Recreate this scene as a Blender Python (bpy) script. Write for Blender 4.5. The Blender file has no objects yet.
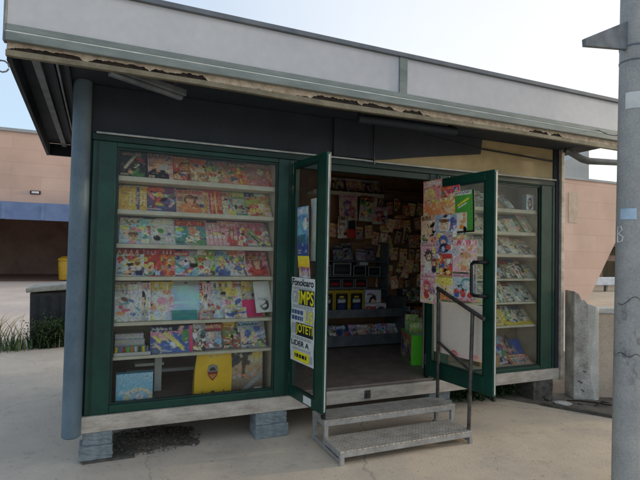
import bpy, math, random
import numpy as np
from mathutils import Vector, Matrix
R = math.radians
random.seed(7)
scene = bpy.context.scene
col = scene.collection

# ------------------------------------------------------------------ colours
def lin(v):
    v = v / 255.0
    return v / 12.92 if v <= 0.04045 else ((v + 0.055) / 1.055) ** 2.4
def S(r, g, b):
    return (lin(r), lin(g), lin(b))

# ------------------------------------------------------------------ mesh builder
class MB:
    def __init__(s): s.v = []; s.f = []
    def quad(s, a, b, c, d):
        n = len(s.v); s.v += [tuple(a), tuple(b), tuple(c), tuple(d)]; s.f.append((n, n+1, n+2, n+3))
    def poly(s, pts):
        n = len(s.v); s.v += [tuple(p) for p in pts]; s.f.append(tuple(range(n, n+len(pts))))
    def box(s, x0, x1, y0, y1, z0, z1, M=None):
        p = [(x0,y0,z0),(x1,y0,z0),(x1,y1,z0),(x0,y1,z0),(x0,y0,z1),(x1,y0,z1),(x1,y1,z1),(x0,y1,z1)]
        if M is not None: p = [tuple(M @ Vector(q)) for q in p]
        n = len(s.v); s.v += p
        for f in ((0,3,2,1),(4,5,6,7),(0,1,5,4),(1,2,6,5),(2,3,7,6),(3,0,4,7)):
            s.f.append(tuple(n+i for i in f))
        return s
    def prism(s, pts, d):            # polygon extruded along vector d
        n = len(s.v); k = len(pts); d = Vector(d)
        s.v += [tuple(p) for p in pts] + [tuple(Vector(p)+d) for p in pts]
        s.f.append(tuple(range(n, n+k))); s.f.append(tuple(range(n+2*k-1, n+k-1, -1)))
        for i in range(k):
            j = (i+1) % k
            s.f.append((n+i, n+k+i, n+k+j, n+j))
        return s
    def tube(s, pts, r, seg=10, caps=True):
        pts = [Vector(p) for p in pts]; rs = r if isinstance(r, (list, tuple)) else [r]*len(pts)
        rings = []; prev = None
        for i, p in enumerate(pts):
            if i == 0: t = pts[1]-p
            elif i == len(pts)-1: t = p-pts[i-1]
            else: t = (pts[i+1]-p).normalized()+(p-pts[i-1]).normalized()
            t.normalize()
            if prev is None:
                a = Vector((0,0,1)) if abs(t.z) < .9 else Vector((1,0,0))
                u = t.cross(a).normalized()
            else:
                u = (prev - t*prev.dot(t)).normalized()
            prev = u; w = t.cross(u)
            n = len(s.v)
            for k in range(seg):
                an = 2*math.pi*k/seg
                s.v.append(tuple(p + (u*math.cos(an)+w*math.sin(an))*rs[i]))
            rings.append(n)
        for a, b in zip(rings, rings[1:]):
            for k in range(seg):
                l = (k+1) % seg
                s.f.append((a+k, a+l, b+l, b+k))
        if caps:
            s.f.append(tuple(rings[0]+k for k in range(seg-1, -1, -1)))
            s.f.append(tuple(rings[-1]+k for k in range(seg)))
        return s
    def build(s, name, m, parent=None, loc=None, bevel=0, smooth=False):
        me = bpy.data.meshes.new(name)
        off = Vector(loc) if loc is not None else (Vector(parent.location) if parent is not None and parent.parent is None else Vector((0,0,0)))
        if parent is not None and parent.parent is not None and loc is None:
            off = Vector(parent.parent.location)
        me.from_pydata([tuple(Vector(p)-off) for p in s.v], [], s.f)
        me.update()
        o = bpy.data.objects.new(name, me); col.objects.link(o)
        me.materials.append(m)
        if smooth:
            for p in me.polygons: p.use_smooth = True
            me.set_sharp_from_angle(angle=R(40))
        if parent is not None: o.parent = parent
        elif loc is not None: o.location = loc
        if bevel:
            b = o.modifiers.new('bevel', 'BEVEL'); b.width = bevel; b.segments = 2; b.limit_method = 'ANGLE'; b.angle_limit = R(40)
        return o

def tag(o, label=None, cat=None, group=None, kind=None):
    if label: o['label'] = label
    if cat: o['category'] = cat
    if group: o['group'] = group
    if kind: o['kind'] = kind
    return o
def empty(name, loc, label, cat, group=None):
    o = bpy.data.objects.new(name, None); col.objects.link(o); o.location = loc
    o.empty_display_size = .1
    return tag(o, label, cat, group)

# ------------------------------------------------------------------ materials
def mat(name, base, rough=.6, metal=0, var=.25, scale=6, var_col=None, bump=.0, bscale=60, fine=.0, coords='Object', spec=.4, stretch=(1,1,1)):
    m = bpy.data.materials.new(name); m.use_nodes = True
    nt = m.node_tree; N = nt.nodes; L = nt.links
    b = N['Principled BSDF']; b.inputs['Roughness'].default_value = rough; b.inputs['Metallic'].default_value = metal
    b.inputs['Specular IOR Level'].default_value = spec
    tc = N.new('ShaderNodeTexCoord'); mp = N.new('ShaderNodeMapping'); mp.inputs['Scale'].default_value = stretch
    L.new(tc.outputs[coords], mp.inputs[0])
    n1 = N.new('ShaderNodeTexNoise'); n1.inputs['Scale'].default_value = scale; n1.inputs['Detail'].default_value = 8; n1.inputs['Roughness'].default_value = .65
    L.new(mp.outputs[0], n1.inputs['Vector'])
    r = N.new('ShaderNodeMapRange'); r.inputs[1].default_value = .35; r.inputs[2].default_value = .68
    L.new(n1.outputs[0], r.inputs[0])
    mx = N.new('ShaderNodeMix'); mx.data_type = 'RGBA'
    vc = var_col or tuple(c*(1-var) for c in base)
    mx.inputs[6].default_value = (*base, 1); mx.inputs[7].default_value = (*vc, 1)
    L.new(r.outputs[0], mx.inputs[0])
    out = mx.outputs[2]
    if fine:
        n2 = N.new('ShaderNodeTexNoise'); n2.inputs['Scale'].default_value = bscale*2; n2.inputs['Detail'].default_value = 4
        L.new(tc.outputs[coords], n2.inputs['Vector'])
        r2 = N.new('ShaderNodeMapRange'); r2.inputs[1].default_value = .3; r2.inputs[2].default_value = .7; r2.inputs[3].default_value = 1-fine; r2.inputs[4].default_value = 1+fine*.4
        L.new(n2.outputs[0], r2.inputs[0])
        m2 = N.new('ShaderNodeMix'); m2.data_type = 'RGBA'; m2.blend_type = 'MULTIPLY'; m2.inputs[0].default_value = 1
        L.new(out, m2.inputs[6]); L.new(r2.outputs[0], m2.inputs[7]); out = m2.outputs[2]
    L.new(out, b.inputs['Base Color'])
    r3 = N.new('ShaderNodeMapRange'); r3.inputs[3].default_value = max(0, rough-.1); r3.inputs[4].default_value = min(1, rough+.12)
    L.new(n1.outputs[0], r3.inputs[0]); L.new(r3.outputs[0], b.inputs['Roughness'])
    if bump:
        n3 = N.new('ShaderNodeTexNoise'); n3.inputs['Scale'].default_value = bscale; n3.inputs['Detail'].default_value = 6
        L.new(tc.outputs[coords], n3.inputs['Vector'])
        bp = N.new('ShaderNodeBump'); bp.inputs['Strength'].default_value = bump; bp.inputs['Distance'].default_value = .01
        L.new(n3.outputs[0], bp.inputs['Height']); L.new(bp.outputs[0], b.inputs['Normal'])
    return m

M = {}
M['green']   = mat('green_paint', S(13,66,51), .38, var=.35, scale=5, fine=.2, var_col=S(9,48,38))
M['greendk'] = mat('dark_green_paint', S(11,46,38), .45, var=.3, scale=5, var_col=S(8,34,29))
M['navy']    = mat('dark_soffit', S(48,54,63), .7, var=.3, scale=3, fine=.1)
M['navy2']   = mat('dark_board', S(36,42,50), .7, var=.35, scale=3)
M['cladding']= mat('corner_cladding', S(102,120,130), .5, scale=3, var_col=S(70,88,102), fine=.12, bscale=40, stretch=(1,1,.5))
M['beige']   = mat('beige_panel', S(178,160,120), .6, scale=3, var_col=S(152,136,100), fine=.1)
M['sill']    = mat('sill_metal', S(196,186,172), .5, scale=5, var_col=S(150,138,124), fine=.15, stretch=(1,3,3))
M['floor']   = mat('kiosk_floor', S(136,120,110), .5, scale=6, var_col=S(108,94,86), fine=.15)
M['shelf']   = mat('cream_shelf', S(214,208,186), .55, scale=8, var_col=S(190,182,156), fine=.08)
M['backing'] = mat('display_backing', S(150,138,112), .8, scale=4, var_col=S(112,100,80))
M['inner']   = mat('interior_wall', S(160,120,84), .8, scale=3, var_col=S(120,88,60))  # lighter tan stands in for warm light inside the kiosk
M['wht']     = mat('white_board', S(205,205,198), .6, scale=4, var_col=S(180,180,172))
M['fascia']  = mat('fascia_panel', S(196,195,196), .42, scale=1.4, var_col=S(180,180,184), fine=.05, bscale=8)
M['fasciatrim'] = mat('fascia_trim', S(132,140,136), .5, scale=4, var_col=S(106,116,112), fine=.12, stretch=(1,4,4))
M['rail']    = mat('fascia_rail', S(112,118,124), .5, scale=4, var_col=S(84,90,98))
M['bead']    = mat('pale_bead', S(205,210,205), .4, scale=8, var_col=S(165,172,168))
M['peel']    = mat('peeling_paint', S(186,170,148), .8, scale=16, var_col=S(140,120,98), bump=.5, bscale=50)
M['rust']    = mat('rotten_wood', S(52,42,34), .9, scale=30, var_col=S(22,18,16), bump=.6, bscale=60)
M['lip']     = mat('eave_lip', S(132,124,102), .6, scale=8, var_col=S(98,92,74), fine=.2)
M['galv']    = mat('galvanised', S(176,174,170), .48, metal=.25, scale=10, var_col=S(140,138,134), fine=.18)
M['rust_metal'] = mat('dark_rail_metal', S(92,90,86), .45, metal=.4, scale=14, var_col=S(58,52,46), fine=.2)
M['black']   = mat('black_plastic', S(24,26,27), .4, scale=10, var_col=S(14,15,16))
M['dkmetal'] = mat('dark_rack_metal', S(112,116,118), .5, metal=.2, scale=8, var_col=S(84,88,90))
M['block']   = mat('concrete_block', S(146,154,156), .9, scale=14, var_col=S(110,118,120), bump=.5, bscale=90, fine=.3)
M['blockdk'] = mat('dark_block', S(98,94,86), .9, scale=14, var_col=S(62,58,52), bump=.5, bscale=90, fine=.3)
M['plaster'] = mat('cracked_plaster', S(196,190,180), .9, scale=5, var_col=S(138,132,124), bump=.6, bscale=35, fine=.3)
M['plasterlt'] = mat('pale_plaster', S(200,196,186), .9, scale=4, var_col=S(172,166,154), bump=.4, bscale=40, fine=.2)
M['lowwall'] = mat('low_wall_render', S(206,186,164), .9, scale=3, var_col=S(178,156,134), bump=.3, bscale=40, fine=.2)
M['pole']    = mat('pole_paint', S(184,188,188), .6, scale=5, var_col=S(150,158,162), fine=.2, bscale=40)
M['poledk']  = mat('pole_scuffs', S(122,126,128), .7, scale=18, var_col=S(166,170,172), fine=.3)
M['sticker'] = mat('pale_sticker', S(182,204,220), .5, scale=12, var_col=S(160,184,204))
M['whitep']  = mat('white_paper', S(222,223,218), .6, scale=6, var_col=S(192,194,190))
M['yellowp'] = mat('yellow_ink', S(236,226,40), .6, scale=20, var_col=S(214,200,24))
M['blackp']  = mat('black_ink', S(22,24,26), .6, scale=20, var_col=S(34,36,38))
M['blueink'] = mat('blue_ink', S(52,74,120), .6, scale=20, var_col=S(70,92,136))
M['greyp']   = mat('grey_ink', S(176,180,176), .6, scale=20, var_col=S(150,156,154))
M['bag']     = mat('yellow_bag', S(238,196,36), .55, scale=5, var_col=S(222,176,24), bump=.2, bscale=14)
M['crest_r'] = mat('crest_red', S(132,36,44), .5, scale=20)
M['crest_y'] = mat('crest_orange', S(214,132,40), .5, scale=20)
M['crest_g'] = mat('crest_grey', S(150,150,140), .5, scale=20)
M['limebox'] = mat('lime_card', S(96,206,44), .5, scale=6, var_col=S(84,188,36))
M['lamp']    = mat('lamp_housing', S(116,122,126), .5, scale=8, var_col=S(84,90,96))
M['dgrey']   = mat('bin_grey', S(50,54,56), .6, scale=8, var_col=S(32,35,37))
M['lid']     = mat('bin_lid', S(156,158,150), .8, scale=9, var_col=S(122,124,118), bump=.3)
M['canopyblue'] = mat('blue_canopy', S(112,130,164), .6, scale=2, var_col=S(92,112,150))
M['darkopen']= mat('garage_dark', S(150,120,104), .9, scale=1, var_col=S(120,96,84))
M['yellowbin'] = mat('yellow_plastic', S(206,160,36), .5, scale=6)
M['greyconc']= mat('grey_tower', S(168,172,172), .9, scale=1, var_col=S(150,154,154))
M['leaf1']   = mat('weed_leaf', S(74,96,50), .6, scale=30, var_col=S(48,70,36))
M['leaf2']   = mat('dry_grass', S(148,146,104), .7, scale=30, var_col=S(110,112,74))
M['leaf3']   = mat('dark_weed', S(50,72,36), .6, scale=30, var_col=S(34,52,26))
M['litter']  = mat('leaf_litter', S(122,112,100), .95, scale=40, var_col=S(76,70,62), bump=.8, bscale=120)
M['pebble']  = mat('pebble', S(150,144,134), .8, scale=20)
M['dirt']    = mat('dirt_ground', S(128,118,104), .95, scale=5, var_col=S(84,78,70), bump=.6, bscale=60, fine=.3)
M['paving']  = mat('far_paving', S(208,192,178), .9, scale=.6, var_col=S(190,174,162), fine=.06, bscale=4)
M['palestrip']    = mat('pale_metal_strip', S(196,200,196), .45, scale=8, var_col=S(150,156,154))  # plain pale metal colour, no emission
M['underpass'] = mat('underpass_wall', S(100,92,78), .9, scale=1, var_col=S(72,66,56))
M['barrier'] = mat('barrier_white', S(205,212,220), .7, scale=3, var_col=S(178,186,196))
M['redpouch']= mat('red_pouch', S(196,62,48), .5, scale=20, var_col=S(150,36,32))

def print_material(name='printed_paper', lo=.72, hi=1.15):
    m = bpy.data.materials.new(name); m.use_nodes = True
    nt = m.node_tree; N = nt.nodes; L = nt.links; b = N['Principled BSDF']
    a = N.new('ShaderNodeAttribute'); a.attribute_name = 'Col'
    tc = N.new('ShaderNodeTexCoord'); n = N.new('ShaderNodeTexNoise'); n.inputs['Scale'].default_value = 55; n.inputs['Detail'].default_value = 5
    L.new(tc.outputs['Object'], n.inputs['Vector'])
    r = N.new('ShaderNodeMapRange'); r.inputs[1].default_value = .3; r.inputs[2].default_value = .7; r.inputs[3].default_value = lo; r.inputs[4].default_value = hi
    L.new(n.outputs[0], r.inputs[0])
    mx = N.new('ShaderNodeMix'); mx.data_type = 'RGBA'; mx.blend_type = 'MULTIPLY'; mx.inputs[0].default_value = 1
    L.new(a.outputs['Color'], mx.inputs[6]); L.new(r.outputs[0], mx.inputs[7]); L.new(mx.outputs[2], b.inputs['Base Color'])
    b.inputs['Roughness'].default_value = .38; b.inputs['Specular IOR Level'].default_value = .4
    return m
M['print'] = print_material()
M['plain'] = print_material('plain_paper', .95, 1.03)

def glass_material(name, tint, refl=1.0):
    m = bpy.data.materials.new(name); m.use_nodes = True
    nt = m.node_tree; N = nt.nodes; L = nt.links
    N.remove(N['Principled BSDF']); o = N['Material Output']
    t = N.new('ShaderNodeBsdfTransparent'); t.inputs[0].default_value = (*tint, 1)
    g = N.new('ShaderNodeBsdfGlossy'); g.inputs['Roughness'].default_value = .03
    f = N.new('ShaderNodeFresnel'); f.inputs[0].default_value = 1.5
    tc = N.new('ShaderNodeTexCoord'); n = N.new('ShaderNodeTexNoise'); n.inputs['Scale'].default_value = 3; n.inputs['Detail'].default_value = 6
    L.new(tc.outputs['Object'], n.inputs['Vector'])
    # a thin film of dust on the pane
    d = N.new('ShaderNodeBsdfDiffuse'); d.inputs[0].default_value = (.5,.5,.47,1)
    r = N.new('ShaderNodeMapRange'); r.inputs[1].default_value = .4; r.inputs[2].default_value = .8; r.inputs[3].default_value = .004; r.inputs[4].default_value = .03
    L.new(n.outputs[0], r.inputs[0])
    m1 = N.new('ShaderNodeMixShader'); L.new(r.outputs[0], m1.inputs[0]); L.new(t.outputs[0], m1.inputs[1]); L.new(d.outputs[0], m1.inputs[2])
    k = N.new('ShaderNodeMath'); k.operation = 'MULTIPLY'; k.inputs[1].default_value = refl*.7; L.new(f.outputs[0], k.inputs[0])
    m2 = N.new('ShaderNodeMixShader'); L.new(k.outputs[0], m2.inputs[0]); L.new(m1.outputs[0], m2.inputs[1]); L.new(g.outputs[0], m2.inputs[2])
    L.new(m2.outputs[0], o.inputs[0])
    return m
M['glass'] = glass_material('window_glass', (.93,.95,.93))
M['glass2'] = glass_material('door_glass', (.84,.9,.87), 1.2)

def ground_material():
    m = bpy.data.materials.new('concrete_ground'); m.use_nodes = True
    nt = m.node_tree; N = nt.nodes; L = nt.links; b = N['Principled BSDF']; b.inputs['Roughness'].default_value = .9
    b.inputs['Specular IOR Level'].default_value = .25
    tc = N.new('ShaderNodeTexCoord')
    def noise(sc, det=8, ro=.6):
        n = N.new('ShaderNodeTexNoise'); n.inputs['Scale'].default_value = sc; n.inputs['Detail'].default_value = det; n.inputs['Roughness'].default_value = ro
        L.new(tc.outputs['Object'], n.inputs['Vector']); return n.outputs[0]
    def rng(x, a, b_, c=0, d=1):
        r = N.new('ShaderNodeMapRange'); r.inputs[1].default_value = a; r.inputs[2].default_value = b_; r.inputs[3].default_value = c; r.inputs[4].default_value = d
        L.new(x, r.inputs[0]); return r.outputs[0]
    def mix(fac, a, c, mode='MIX'):
        x = N.new('ShaderNodeMix'); x.data_type = 'RGBA'; x.blend_type = mode
        if isinstance(fac, float): x.inputs[0].default_value = fac
        else: L.new(fac, x.inputs[0])
        for i, q in ((6, a), (7, c)):
            if isinstance(q, tuple): x.inputs[i].default_value = (*q, 1)
            else: L.new(q, x.inputs[i])
        return x.outputs[2]
    sep = N.new('ShaderNodeSeparateXYZ'); L.new(tc.outputs['Object'], sep.inputs[0])
    big = noise(.55, 4)
    ad = N.new('ShaderNodeMath'); ad.operation = 'MULTIPLY_ADD'; ad.inputs[1].default_value = 3.0; L.new(big, ad.inputs[0]); L.new(sep.outputs[0], ad.inputs[2])
    c = mix(rng(ad.outputs[0], .6, 4.2), S(188,178,165), S(208,189,164))          # cooler cement left, sandier right, partly the warm light painted in
    c = mix(rng(noise(1.3, 9, .68), .42, .72, 0, .55), c, S(150,143,136))         # broad dirty patches
    c = mix(rng(noise(6, 9, .7), .56, .74, 0, .5), c, S(126,118,110))              # blotches
    c = mix(rng(noise(22, 6, .7), .60, .69, 0, .75), c, S(96,90,84))                # small spots
    c = mix(1.0, c, rng(noise(160, 3), .3, .7, .84, 1.1), 'MULTIPLY')
    # hairline cracks
    v = N.new('ShaderNodeTexVoronoi'); v.feature = 'DISTANCE_TO_EDGE'; v.inputs['Scale'].default_value = .3
    n2 = N.new('ShaderNodeTexNoise'); n2.inputs['Scale'].default_value = 2.2; n2.inputs['Detail'].default_value = 8
    L.new(tc.outputs['Object'], n2.inputs['Vector'])
    va = N.new('ShaderNodeVectorMath'); va.operation = 'MULTIPLY_ADD'; va.inputs[1].default_value = (.5,.5,0)
    L.new(n2.outputs['Color'], va.inputs[0]); L.new(tc.outputs['Object'], va.inputs[2]); L.new(va.outputs[0], v.inputs['Vector'])
    ck = rng(v.outputs['Distance'], 0, .003, .35, 0)
    c = mix(ck, c, S(90,82,76))
    L.new(c, b.inputs['Base Color'])
    bp = N.new('ShaderNodeBump'); bp.inputs['Strength'].default_value = .35; bp.inputs['Distance'].default_value = .01
    L.new(noise(70, 6), bp.inputs['Height']); L.new(bp.outputs[0], b.inputs['Normal'])
    return m
M['ground'] = ground_material()

def cladding_material():
    m = bpy.data.materials.new('pink_cladding'); m.use_nodes = True
    nt = m.node_tree; N = nt.nodes; L = nt.links; b = N['Principled BSDF']; b.inputs['Roughness'].default_value = .8
    tc = N.new('ShaderNodeTexCoord'); sep = N.new('ShaderNodeSeparateXYZ'); cb = N.new('ShaderNodeCombineXYZ')
    L.new(tc.outputs['Object'], sep.inputs[0]); L.new(sep.outputs[0], cb.inputs[0]); L.new(sep.outputs[2], cb.inputs[1])
    br = N.new('ShaderNodeTexBrick'); L.new(cb.outputs[0], br.inputs['Vector'])
    br.inputs['Color1'].default_value = (*S(206,174,156), 1); br.inputs['Color2'].default_value = (*S(200,167,149), 1); br.inputs['Mortar'].default_value = (*S(186,154,137), 1)
    br.inputs['Scale'].default_value = 1; br.inputs['Mortar Size'].default_value = .008; br.inputs['Brick Width'].default_value = 2.4; br.inputs['Row Height'].default_value = .62; br.inputs['Bias'].default_value = -.1
    n = N.new('ShaderNodeTexNoise'); n.inputs['Scale'].default_value = .7; n.inputs['Detail'].default_value = 8; L.new(cb.outputs[0], n.inputs['Vector'])
    r = N.new('ShaderNodeMapRange'); r.inputs[1].default_value = .3; r.inputs[2].default_value = .7; r.inputs[3].default_value = .86; r.inputs[4].default_value = 1.06; L.new(n.outputs[0], r.inputs[0])
    x = N.new('ShaderNodeMix'); x.data_type = 'RGBA'; x.blend_type = 'MULTIPLY'; x.inputs[0].default_value = 1
    L.new(br.outputs['Color'], x.inputs[6]); L.new(r.outputs[0], x.inputs[7]); L.new(x.outputs[2], b.inputs['Base Color'])
    return m
M['pink'] = cladding_material()

def plate_material():
    m = bpy.data.materials.new('tread_plate'); m.use_nodes = True
    nt = m.node_tree; N = nt.nodes; L = nt.links; b = N['Principled BSDF']; b.inputs['Roughness'].default_value = .45; b.inputs['Metallic'].default_value = .3
    tc = N.new('ShaderNodeTexCoord')
    def lozenge(rot, ox):
        mp = N.new('ShaderNodeMapping'); mp.inputs['Rotation'].default_value = (0,0,rot); mp.inputs['Location'].default_value = (ox,ox,0); mp.inputs['Scale'].default_value = (1,1,1)
        L.new(tc.outputs['Object'], mp.inputs[0])
        br = N.new('ShaderNodeTexBrick'); br.inputs['Scale'].default_value = 1; br.inputs['Brick Width'].default_value = .05; br.inputs['Row Height'].default_value = .028; br.inputs['Mortar Size'].default_value = .0095; br.inputs['Mortar Smooth'].default_value = .6
        br.inputs['Color1'].default_value = (1,1,1,1); br.inputs['Color2'].default_value = (1,1,1,1); br.inputs['Mortar'].default_value = (0,0,0,1)
        L.new(mp.outputs[0], br.inputs['Vector']); return br.outputs['Color']
    h = lozenge(R(35), 0)
    n = N.new('ShaderNodeTexNoise'); n.inputs['Scale'].default_value = 9; n.inputs['Detail'].default_value = 8; n.inputs['Roughness'].default_value = .7; L.new(tc.outputs['Object'], n.inputs['Vector'])
    r = N.new('ShaderNodeMapRange'); r.inputs[1].default_value = .4; r.inputs[2].default_value = .7; L.new(n.outputs[0], r.inputs[0])
    x = N.new('ShaderNodeMix'); x.data_type = 'RGBA'; x.inputs[6].default_value = (*S(186,180,170), 1); x.inputs[7].default_value = (*S(150,138,124), 1); L.new(r.outputs[0], x.inputs[0])
    y = N.new('ShaderNodeMix'); y.data_type = 'RGBA'; y.blend_type = 'MULTIPLY'; y.inputs[0].default_value = 1
    k = N.new('ShaderNodeMapRange'); k.inputs[3].default_value = .84; k.inputs[4].default_value = 1.08; L.new(h, k.inputs[0])
    L.new(x.outputs[2], y.inputs[6]); L.new(k.outputs[0], y.inputs[7]); L.new(y.outputs[2], b.inputs['Base Color'])
    bp = N.new('ShaderNodeBump'); bp.inputs['Strength'].default_value = .8; bp.inputs['Distance'].default_value = .004; L.new(h, bp.inputs['Height']); L.new(bp.outputs[0], b.inputs['Normal'])
    return m
M['plate'] = plate_material()
def pole_material():
    m = mat('street_pole_paint', S(170,168,163), .6, scale=4, var_col=S(144,145,144), fine=.18, bscale=40)
    nt = m.node_tree; N = nt.nodes; L = nt.links; b = N['Principled BSDF']; src = b.inputs['Base Color'].links[0].from_socket
    tc = N.new('ShaderNodeTexCoord'); mp = N.new('ShaderNodeMapping'); mp.inputs['Scale'].default_value = (1,1,.7); L.new(tc.outputs['Object'], mp.inputs[0])
    n = N.new('ShaderNodeTexNoise'); n.inputs['Scale'].default_value = 9; n.inputs['Detail'].default_value = 9; n.inputs['Roughness'].default_value = .7; L.new(mp.outputs[0], n.inputs['Vector'])
    r = N.new('ShaderNodeMapRange'); r.inputs[1].default_value = .54; r.inputs[2].default_value = .64; L.new(n.outputs[0], r.inputs[0])
    sp = N.new('ShaderNodeSeparateXYZ'); L.new(tc.outputs['Object'], sp.inputs[0])
    u = N.new('ShaderNodeMapRange'); u.inputs[1].default_value = 1.75; u.inputs[2].default_value = 1.45; L.new(sp.outputs[2], u.inputs[0])
    v = N.new('ShaderNodeMapRange'); v.inputs[1].default_value = .62; v.inputs[2].default_value = .8; L.new(sp.outputs[2], v.inputs[0])
    k = N.new('ShaderNodeMath'); k.operation = 'MULTIPLY'; L.new(u.outputs[0], k.inputs[0]); L.new(v.outputs[0], k.inputs[1])
    k2 = N.new('ShaderNodeMath'); k2.operation = 'MULTIPLY'; L.new(k.outputs[0], k2.inputs[0]); L.new(r.outputs[0], k2.inputs[1])
    k3 = N.new('ShaderNodeMath'); k3.operation = 'MULTIPLY'; k3.inputs[1].default_value = .7; L.new(k2.outputs[0], k3.inputs[0])
    x = N.new('ShaderNodeMix'); x.data_type = 'RGBA'; L.new(k3.outputs[0], x.inputs[0]); L.new(src, x.inputs[6]); x.inputs[7].default_value = (*S(92,92,90), 1); L.new(x.outputs[2], b.inputs['Base Color'])
    return m
M['pole'] = pole_material()

# ------------------------------------------------------------------ camera
cd = bpy.data.cameras.new('camera'); cam = bpy.data.objects.new('camera', cd); col.objects.link(cam)
cd.sensor_fit = 'HORIZONTAL'; cd.sensor_width = 36; cd.lens = 477.005/640*36; cd.clip_start = .05; cd.clip_end = 2000
yaw, pitch, roll = 0.40353682835957966, 0.029030956872674856, 0.020142510683949972
fw = Vector((math.sin(yaw)*math.cos(pitch), math.cos(yaw)*math.cos(pitch), math.sin(pitch)))
rt = Vector((math.cos(yaw), -math.sin(yaw), 0)); up = rt.cross(fw)
r2 = rt*math.cos(roll)+up*math.sin(roll); u2 = up*math.cos(roll)-rt*math.sin(roll)
mw = Matrix((( r2.x, u2.x, -fw.x, .18111), (r2.y, u2.y, -fw.y, -4.0), (r2.z, u2.z, -fw.z, 1.58), (0,0,0,1)))
cam.matrix_world = mw
scene.camera = cam

# ------------------------------------------------------------------ light
HAZE = .88
SUN_EL, SUN_AZ = 8.0, 97.0       # azimuth measured from +Y towards +X
w = bpy.data.worlds.new('World'); scene.world = w; w.use_nodes = True
N = w.node_tree.nodes; L = w.node_tree.links
bg = N['Background']
sky = N.new('ShaderNodeTexSky'); sky.sky_type = 'NISHITA'; sky.sun_disc = False
sky.sun_elevation = R(SUN_EL); sky.sun_rotation = R(SUN_AZ); sky.air_density = 1.0; sky.dust_density = 1.5; sky.ozone_density = 1.5
# thin bright evening haze over the clear sky: whiter near the horizon and towards the low sun
tc = N.new('ShaderNodeTexCoord'); nv = N.new('ShaderNodeVectorMath'); nv.operation = 'NORMALIZE'; L.new(tc.outputs['Generated'], nv.inputs[0])
dt_ = N.new('ShaderNodeVectorMath'); dt_.operation = 'DOT_PRODUCT'; dt_.inputs[1].default_value = (math.sin(R(80)), math.cos(R(80)), .1); L.new(nv.outputs[0], dt_.inputs[0])
rs_ = N.new('ShaderNodeMapRange'); rs_.interpolation_type = 'SMOOTHSTEP'; rs_.inputs[1].default_value = .1; rs_.inputs[2].default_value = .98; L.new(dt_.outputs['Value'], rs_.inputs[0])
sx = N.new('ShaderNodeSeparateXYZ'); L.new(nv.outputs[0], sx.inputs[0])
rz_ = N.new('ShaderNodeMapRange'); rz_.inputs[1].default_value = .0; rz_.inputs[2].default_value = .75; L.new(sx.outputs[2], rz_.inputs[0])
h1 = N.new('ShaderNodeMix'); h1.data_type = 'RGBA'; h1.inputs[6].default_value = (.50,.66,.86,1); h1.inputs[7].default_value = (.62,.70,.82,1); L.new(rz_.outputs[0], h1.inputs[0])
h2_ = N.new('ShaderNodeMix'); h2_.data_type = 'RGBA'; h2_.inputs[7].default_value = (1.05,1.0,.95,1); L.new(rs_.outputs[0], h2_.inputs[0]); L.new(h1.outputs[2], h2_.inputs[6])
cn_ = N.new('ShaderNodeTexNoise'); cn_.inputs['Scale'].default_value = 2.2; cn_.inputs['Detail'].default_value = 6; L.new(nv.outputs[0], cn_.inputs['Vector'])
cr_ = N.new('ShaderNodeMapRange'); cr_.inputs[1].default_value = .3; cr_.inputs[2].default_value = .7; cr_.inputs[3].default_value = .95; cr_.inputs[4].default_value = 1.05; L.new(cn_.outputs[0], cr_.inputs[0])
hz = N.new('ShaderNodeVectorMath'); hz.operation = 'SCALE'; L.new(h2_.outputs[2], hz.inputs[0]); L.new(cr_.outputs[0], hz.inputs[3])
b2 = N.new('ShaderNodeBackground'); L.new(hz.outputs[0], b2.inputs[0]); b2.inputs[1].default_value = HAZE
ad_ = N.new('ShaderNodeAddShader'); L.new(sky.outputs[0], bg.inputs[0]); bg.inputs[1].default_value = .10
L.new(bg.outputs[0], ad_.inputs[0]); L.new(b2.outputs[0], ad_.inputs[1]); L.new(ad_.outputs[0], N['World Output'].inputs[0])
sd = bpy.data.lights.new('sun', 'SUN'); sd.energy = 2.0; sd.angle = R(3); sd.color = (1, .84, .6)
so = bpy.data.objects.new('sun', sd); col.objects.link(so)
sv = Vector((math.cos(R(SUN_EL))*math.sin(R(SUN_AZ)), math.cos(R(SUN_EL))*math.cos(R(SUN_AZ)), math.sin(R(SUN_EL))))
so.rotation_euler = sv.to_track_quat('Z', 'Y').to_euler(); so.location = (20, -3, 12)
scene.view_settings.view_transform = 'Standard'; scene.view_settings.look = 'None'; scene.view_settings.exposure = 0
scene.cycles.max_bounces = 10; scene.cycles.transparent_max_bounces = 16; scene.cycles.diffuse_bounces = 5

# ------------------------------------------------------------------ printed covers
def smooth_noise(rs, ny, nx, cells):
    g = rs.rand(cells[0]+1, cells[1]+1, 3)
    y = np.linspace(0, cells[0]-1e-6, ny); x = np.linspace(0, cells[1]-1e-6, nx)
    yi = y.astype(int); xi = x.astype(int); fy = (y-yi)[:,None,None]; fx = (x-xi)[None,:,None]
    a = g[yi][:,xi]; b = g[yi][:,xi+1]; c = g[yi+1][:,xi]; d = g[yi+1][:,xi+1]
    return (a*(1-fx)+b*fx)*(1-fy)+(c*(1-fx)+d*fx)*fy

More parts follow.
